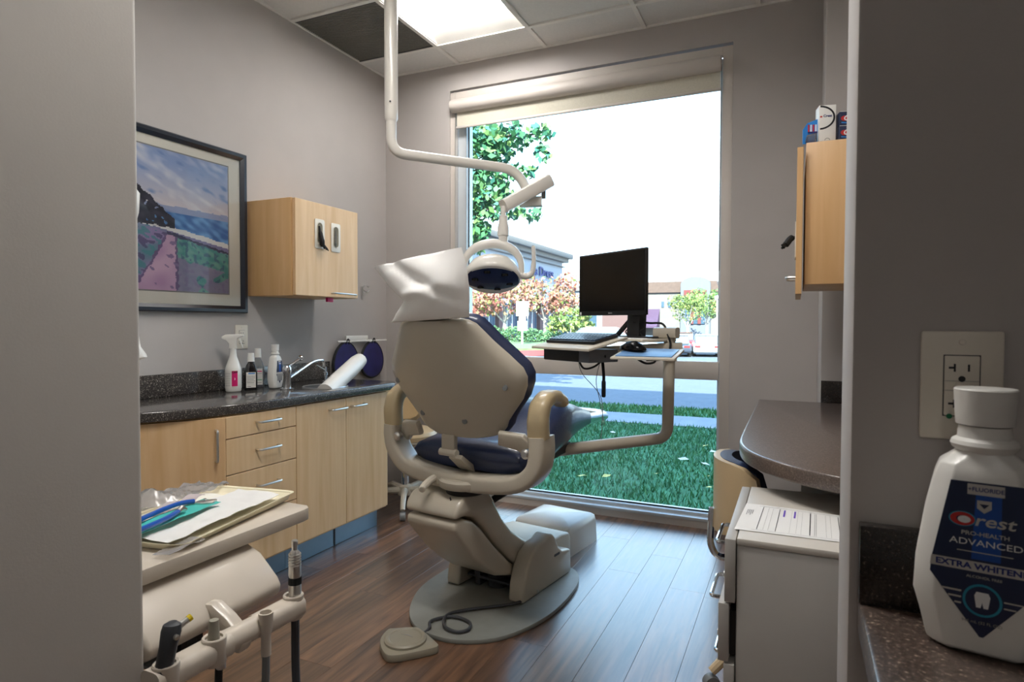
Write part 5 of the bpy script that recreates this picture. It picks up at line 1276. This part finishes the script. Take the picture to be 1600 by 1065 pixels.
for k in range(30):
    y = 4.6+3.2*r.random()**1.2; x = r.uniform(-2.9*y/4.2, -.10*y)
    if 7.7 < y < 8.6: y = 7.5
    o = bpy.data.objects.new('fallen_leaf', lms[k % 2]); COL.objects.link(o); o.location = (x, y, GZ+.045); o.rotation_euler = (r.uniform(-.3, .3), r.uniform(-.3, .3), r.uniform(0, 6.28))
    s_ = r.uniform(.5, .95); o.scale = (s_, s_, s_)
    tag(o, 'fallen %s leaf lying on the lawn' % ('yellow' if k % 2 == 0 else 'pale'), 'leaf', 'fallen leaves on the lawn')

def foliage(name, parent, clusters, n, size, cols, seed, shape='quad'):
    """clusters: (x,y,z,rx,ry,rz,weight)"""
    r = random.Random(seed); bm = B(); cl = bm.loops.layers.float_color.new('Col'); tot = sum(c[6] for c in clusters)
    for c in clusters:
        for _ in range(int(n*c[6]/tot)):
            while True:
                a, b_, d = r.uniform(-1, 1), r.uniform(-1, 1), r.uniform(-1, 1)
                if .15 < a*a+b_*b_+d*d < 1: break
            p = Vector((c[0]+a*c[3], c[1]+b_*c[4], c[2]+d*c[5])); s = size*r.uniform(.6, 1.25)
            t = Vector((r.uniform(-1, 1), r.uniform(-1, 1), r.uniform(-1.2, .3))).normalized(); q = t.orthogonal().normalized(); q = (q+t.cross(q)*r.uniform(-1, 1)).normalized()
            v = [bm.verts.new(p-t*s*.5), bm.verts.new(p+q*s*.33-t*s*.05), bm.verts.new(p+t*s*.6), bm.verts.new(p-q*s*.33-t*s*.05)]
            f = bm.faces.new(v); c1, c2 = r.choice(cols), r.choice(cols); tt = r.random(); k = tuple(L1(c1[i]+(c2[i]-c1[i])*tt) for i in range(3))+(1,)
            for lp in f.loops: lp[cl] = k
    R = ROOT[parent.name]; bm.transform(R.inverted())
    me = bpy.data.meshes.new(name); bm.to_mesh(me); bm.free(); me.materials.append(MATS['leafy'])
    o = bpy.data.objects.new(name, me); COL.objects.link(o); o.parent = parent; o['kind'] = 'stuff'; ROOT[o.name] = R; return o
# near tree whose branches hang into the upper left of the window
nt_ = thing('leafy_tree', 'green leafy tree overhanging the upper left of the window', 'tree', (-6.9, 9.4, GZ))
mk('trunk', tube(crom([(-6.9, 9.4, GZ-.1), (-6.85, 9.4, 1.2), (-6.7, 9.35, 2.6), (-6.5, 9.3, 4.2)], 5), [.16]*5+[.13]*5+[.10]*5+[.07], 10), 'bark', nt_)
for pts in ([(-6.7, 9.35, 2.7), (-5.9, 9.15, 3.3), (-5.0, 9.0, 3.6), (-4.1, 8.9, 3.55)], [(-6.75, 9.35, 2.3), (-6.0, 9.1, 2.8), (-5.2, 9.0, 3.0), (-4.2, 8.9, 2.95)], [(-6.55, 9.3, 3.8), (-5.5, 9.1, 4.2), (-4.6, 9.0, 4.15), (-3.6, 8.9, 4.05)], [(-6.8, 9.35, 2.0), (-6.1, 9.1, 2.3), (-5.3, 9.0, 2.45)]):
    P_ = crom(pts, 5); mk('branch', tube(P_, [.045*(1-.8*i/len(P_)) for i in range(len(P_))], 6), 'bark', nt_)
foliage('leaves', nt_, [(-5.6, 9.0, 3.7, 1.2, .8, .95, 5), (-4.85, 9, 3.95, .75, .5, .45, 2.6), (-4.15, 8.9, 4.05, .42, .3, .24, .55), (-3.62, 8.9, 4.05, .25, .2, .14, .16), (-4.7, 9, 3.3, .60, .4, .32, 1.4), (-4.02, 8.9, 3.5, .42, .25, .12, .28), (-4.3, 9, 2.98, .42, .3, .20, .5), (-3.75, 8.9, 2.85, .2, .2, .12, .08), (-5.0, 9, 2.75, .35, .35, .35, .7), (-5.2, 9, 2.3, .25, .3, .28, .28), (-3.55, 8.9, 3.75, .14, .12, .14, .08), (-4.78, 9, 2.6, .28, .3, .34, .6), (-4.9, 9, 3.1, .35, .3, .3, .8)], 5200, .125, [(50, 104, 66), (72, 128, 80), (98, 148, 88), (58, 118, 104), (118, 150, 80)], 11)
# street trees with turning leaves
def street_tree(x, y, h, rw, cols, seed, label, n=1600, size=.26, group='street trees across the road'):
    z = gz(x, y)-.06; t = thing('street_tree', label, 'tree', (x, y, z), group=group)
    mk('trunk', tube([(x, y, z), (x+.02, y, z+h*.3), (x-.03, y, z+h*.62)], [.13, .11, .06], 8), mat('bark_pale', rgb(186, 176, 166), .9) if 'bark_pale' not in MATS else 'bark_pale', t)
    for k in range(4):
        a = k*1.7+seed; mk('branch', tube([(x, y, z+h*.32), (x+cos(a)*rw*.4, y+sin(a)*rw*.4, z+h*.55), (x+cos(a)*rw*.65, y+sin(a)*rw*.65, z+h*.72)], [.06, .04, .02], 6), 'bark_pale', t)
    rr = random.Random(seed); cl_ = [(x, y, z+h*.68, rw*.8, rw*.8, h*.26, 3)]
    for k in range(7):
        a = rr.uniform(0, 6.28); cl_.append((x+cos(a)*rw*.6, y+sin(a)*rw*.5, z+h*rr.uniform(.5, .85), rw*.42, rw*.42, h*.14, 1))
    foliage('leaves', t, cl_, n, size, cols, seed); return t
def gpt(px, d):  # ground position for a direction given by picture column px at depth d
    lat = (px-800)/972.76*d; return (lat*cos(yaw)-d*sin(yaw), lat*sin(yaw)+d*cos(yaw))
pink = [(176, 104, 92), (184, 120, 104), (158, 88, 74), (176, 130, 104), (146, 116, 82)]
lime = [(104, 124, 58), (124, 138, 70), (140, 140, 76), (92, 116, 56)]
grn = [(80, 114, 62), (98, 128, 72), (116, 136, 78), (124, 134, 72)]
x_, y_ = gpt(788, 39); street_tree(x_, y_, 4.3, 2.4, pink[:4]+lime[:1], 21, 'pink leaved street tree behind the blank white sign', 1500)
x_, y_ = gpt(851, 41); street_tree(x_, y_, 4.9, 2.5, pink+lime[:1], 22, 'tall pale pink street tree left of the monitor', 1700)
x_, y_ = gpt(893, 37); street_tree(x_, y_, 3.0, 1.5, lime, 23, 'small yellow green street tree just left of the monitor', 900)
x_, y_ = gpt(1074, 60); street_tree(x_, y_, 5.4, 2.1, lime, 24, 'yellow green street tree right of the monitor', 1200)
x_, y_ = gpt(1104, 66); street_tree(x_, y_, 6.3, 2.6, grn, 25, 'tall light green street tree near the right window edge', 1700, .3)
x_, y_ = gpt(1136, 60); street_tree(x_, y_, 5.0, 1.9, lime+pink[:1], 26, 'orange tinged street tree at the right window edge', 1000)
x_, y_ = gpt(742, 43); street_tree(x_, y_, 4.2, 1.9, pink[:3]+lime[:2], 27, 'pink leaved street tree behind the headrest cover', 1000)
# planted island with red kerb, hedge, blank sign
x_, y_ = gpt(806, 33)
isl = thing('planted_island', 'low grassy planting island with a red painted kerb', 'planter', (x_, y_, GZ-.1))
def oval_pts(rx_, ry_, n=28): return [(x_+rx_*cos(2*pi*k/n)*1.0, y_+ry_*sin(2*pi*k/n)) for k in range(n)]
mk('kerb', prism(oval_pts(4.0, 6.0), 'z', GZ-.2, GZ+.06), 'curb_red', isl)
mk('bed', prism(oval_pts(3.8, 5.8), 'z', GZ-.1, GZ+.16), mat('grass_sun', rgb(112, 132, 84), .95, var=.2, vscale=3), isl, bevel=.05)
hd_ = []
for k, (pxx, d, w, h_) in enumerate(((766, 38, 1.3, 1.1), (800, 38.5, 1.2, 1.05), (832, 38, 1.1, .95), (862, 39, 1.2, .8))):
    hx, hy = gpt(pxx, d); t = thing('hedge_shrub', ['first','second','third','fourth'][k]+' clipped green shrub of the hedge from the left', 'shrub', (hx, hy, GZ), group='hedge behind the sign')
    mk('stem', tube([(hx, hy, GZ), (hx, hy, GZ+h_*.6)], .05, 6), 'bark', t)
    foliage('leaves', t, [(hx, hy, GZ+h_*.5, w*.8, .5, h_*.55, 1)], 900, .15, [(84, 122, 76), (112, 142, 92), (70, 114, 80)], 40+k)
x_, y_ = gpt(816, 34); sg = thing('street_sign', 'blank white double sign on a post seen from behind', 'sign', (x_, y_, GZ))
mk('post', box(x_-.035, x_+.035, y_-.035, y_+.035, GZ, 2.3), 'sign_white', sg)
sx_ = Vector((cos(yaw), sin(yaw), 0)); 
for z0_, z1_, w_ in ((1.58, 2.36, .34), (1.28, 1.6, .18), (.78, 1.3, .26)):
    bm = box(-w_, w_, -.05, -.036, z0_, z1_); xf(bm, (x_, y_, 0), rz=yaw); mk('panel', bm, 'sign_white', sg, bevel=.02)
x_, y_ = gpt(1121, 48); lp_ = thing('lamp_post', 'slim white lamp post near the right window edge', 'lamp post', (x_, y_, gz(x_, y_)))
mk('pole', tube([(x_, y_, gz(x_, y_)), (x_, y_, 3.0)], .11, 8), 'sign_white', lp_); mk('head', lathe([(.12, 3.0), (.26, 3.1), (.22, 3.3), (.05, 3.4)], (x_, y_, 0), 12), 'sign_white', lp_)

def car(x, y, ang, body, label, L=4.5):
    z = gz(x, y)-.06; t = thing('parked_car', label, 'car', (x, y, z), ang, group='cars in the parking lot')
    lowp = [(-L/2, .35), (-L/2+.05, .75), (-L*.36, .85), (L*.22, .88), (L*.45, .75), (L/2, .6), (L/2, .3), (L*.4, .22), (-L*.42, .22)]
    mk('body', prism(lowp, 'y', -.88, .88), body, t, world=False, bevel=.08, seg=3)
    mk('cabin', prism([(-L*.40, .84), (-L*.28, 1.36), (-L*.18, 1.44), (L*.06, 1.42), (L*.23, .86)], 'y', -.74, .74), 'car_glass', t, world=False, bevel=.06)
    mk('roof', prism([(-L*.29, 1.38), (-L*.18, 1.46), (L*.06, 1.44), (L*.10, 1.38), (L*.06, 1.42), (-L*.18, 1.43)], 'y', -.70, .70), body, t, world=False)
    for sx in (-L*.31, L*.31):
        for sy in (-.8, .8): mk('wheel', lathe([(.1, -.1), (.3, -.1), (.33, -.06), (.33, .06), (.3, .1), (.1, .1)], (sx, sy, .33), 18, axis='y'), 'black_rubber', t, world=False)
    for sy in (-.6, .6): mk('lamp', box(-L/2-.0, -L/2+.06, sy-.18, sy+.18, .62, .74), 'ink_red', t, world=False)
    return t
x_, y_ = gpt(952, 28); car(x_, y_, radians(18), 'car_white', 'white car parked behind the computer keyboard', 4.7)
for pxx, d, bdy, lab in ((1058, 42, 'car_dark', 'dark car parked just right of the stand post'), (1068, 52, 'car_red', 'red car between the dark and the white car'), (1103, 42, 'car_white', 'white car in the middle of the far row'), (1148, 42, 'car_white', 'white car at the right window edge')):
    x_, y_ = gpt(pxx, d); car(x_, y_, radians(100), bdy, lab)

# shopping centre buildings
bA = thing('shop_building', 'pale shop building with a heavy cornice and sign letters', 'building', (-30, 56, GZ))
mk('wall', box(-44, -25, 40, 69, GZ-.2, 8.3), 'stucco_pale', bA)
cor = B(); box(-45, -24.4, 39.4, 69.6, 8.3, 8.75, cor); box(-45.3, -24.0, 39, 70.0, 8.75, 9.3, cor); box(-44.6, -24.7, 39.7, 69.3, 7.75, 7.85, cor)
mk('cornice', cor, 'stucco_cream', bA, bevel=.12)
for k, y in enumerate((44, 49, 54, 59, 64)):
    w_ = mk('shop_front', box(-25.05, -24.9, y-1.8, y+1.8, GZ, 3.0), 'shop_glass', bA)
    for q in (-.6, .6): mk('mullion', box(-24.92, -24.85, y+q-.06, y+q+.06, GZ, 3.0), 'ink_white', w_)
    mk('canopy', prism([(-24.9, 3.6), (-23.8, 3.1), (-23.8, 2.95), (-24.9, 3.0)], 'y', y-2, y+2), 'awning' if k % 2 else 'ink_sky', bA)
for y in (41.6, 46.5, 51.5, 56.5, 61.5, 66.5): mk('pilaster', box(-25.0, -24.6, y-.4, y+.4, GZ, 5.6), 'stucco_pink', bA)
mk('lettering', text('La Dress', 1.35, frame_mat((-24.85, 62.5, 6.7), (0, 1, 0), (1, 0, 0)), .05, 1.3, .02), 'ink_blue', bA)
bB = thing('shop_building', 'long low pale shop building behind the monitor', 'building', (-20, 84, GZ-.8))
mk('wall', box(-38, -22.4, 81, 92, -1.2, 5.6), 'stucco_pale', bB); mk('parapet', box(-38.3, -22.3, 80.6, 92, 5.6, 6.3), 'stucco_cream', bB, bevel=.1)
for k in range(4): mk('shop_front', box(-36+k*3.2, -34+k*3.2, 80.9, 81.05, -1, 2.4), 'shop_glass', bB)
bC = thing('shop_building', 'cream shop building with an arched gable and rose trim', 'building', (-12, 78, GZ-.8))
mk('wall', box(-17, -8.5, 77, 88, -1.2, 5.0), 'stucco_cream', bC)
mk('roof', prism([(-17.3, 5.0), (-8.2, 5.0), (-8.6, 6.3), (-16.8, 6.3)], 'y', 76.7, 88), 'roof_tile', bC)
ag = [(-12.6, -1), (-9.2, -1), (-9.2, 5.9)]+[(-10.9+1.7*cos(a), 5.9+.9*sin(a)) for a in [pi*k/12 for k in range(1, 12)]]+[(-12.6, 5.9)]
gb = mk('gable', prism(ag, 'y', 76.2, 77.4), 'stucco_grey', bC)
mk('lintel', box(-12.2, -9.6, 76.0, 76.3, 4.5, 5.2), 'stucco_rose', gb)
for k in range(3): mk('window', box(-12.0+k*.85, -11.45+k*.85, 76.05, 76.25, 1.2, 4.5), 'shop_glass', gb)
for k in range(2): mk('pier', box(-11.42+k*.85, -11.05+k*.85, 75.95, 76.25, 1.2, 4.5), 'stucco_rose', gb)
mk('awning', prism([(77, 3.0), (75.2, .9), (75.2, .7), (77, .7)], 'x', -17.2, -15.2), 'awning', bC)
for k in range(3): mk('window', box(-15.0+k*.8, -14.7+k*.8, 76.93, 77.05, 3.2, 3.9), 'shop_glass', bC)
bD = thing('shop_building', 'pinkish shop block at the right edge of the monitor', 'building', (-19, 74, GZ-.8))
mk('wall', box(-21.9, -17.4, 75, 80, -1.2, 5.4), 'stucco_pink', bD); mk('cap', box(-22.1, -17.35, 74.7, 80.2, 5.4, 6.0), 'stucco_pale', bD, bevel=.1)
mk('base_band', box(-21.9, -17.4, 74.9, 75.05, 2.6, 3.2), 'stucco_cream', bD)
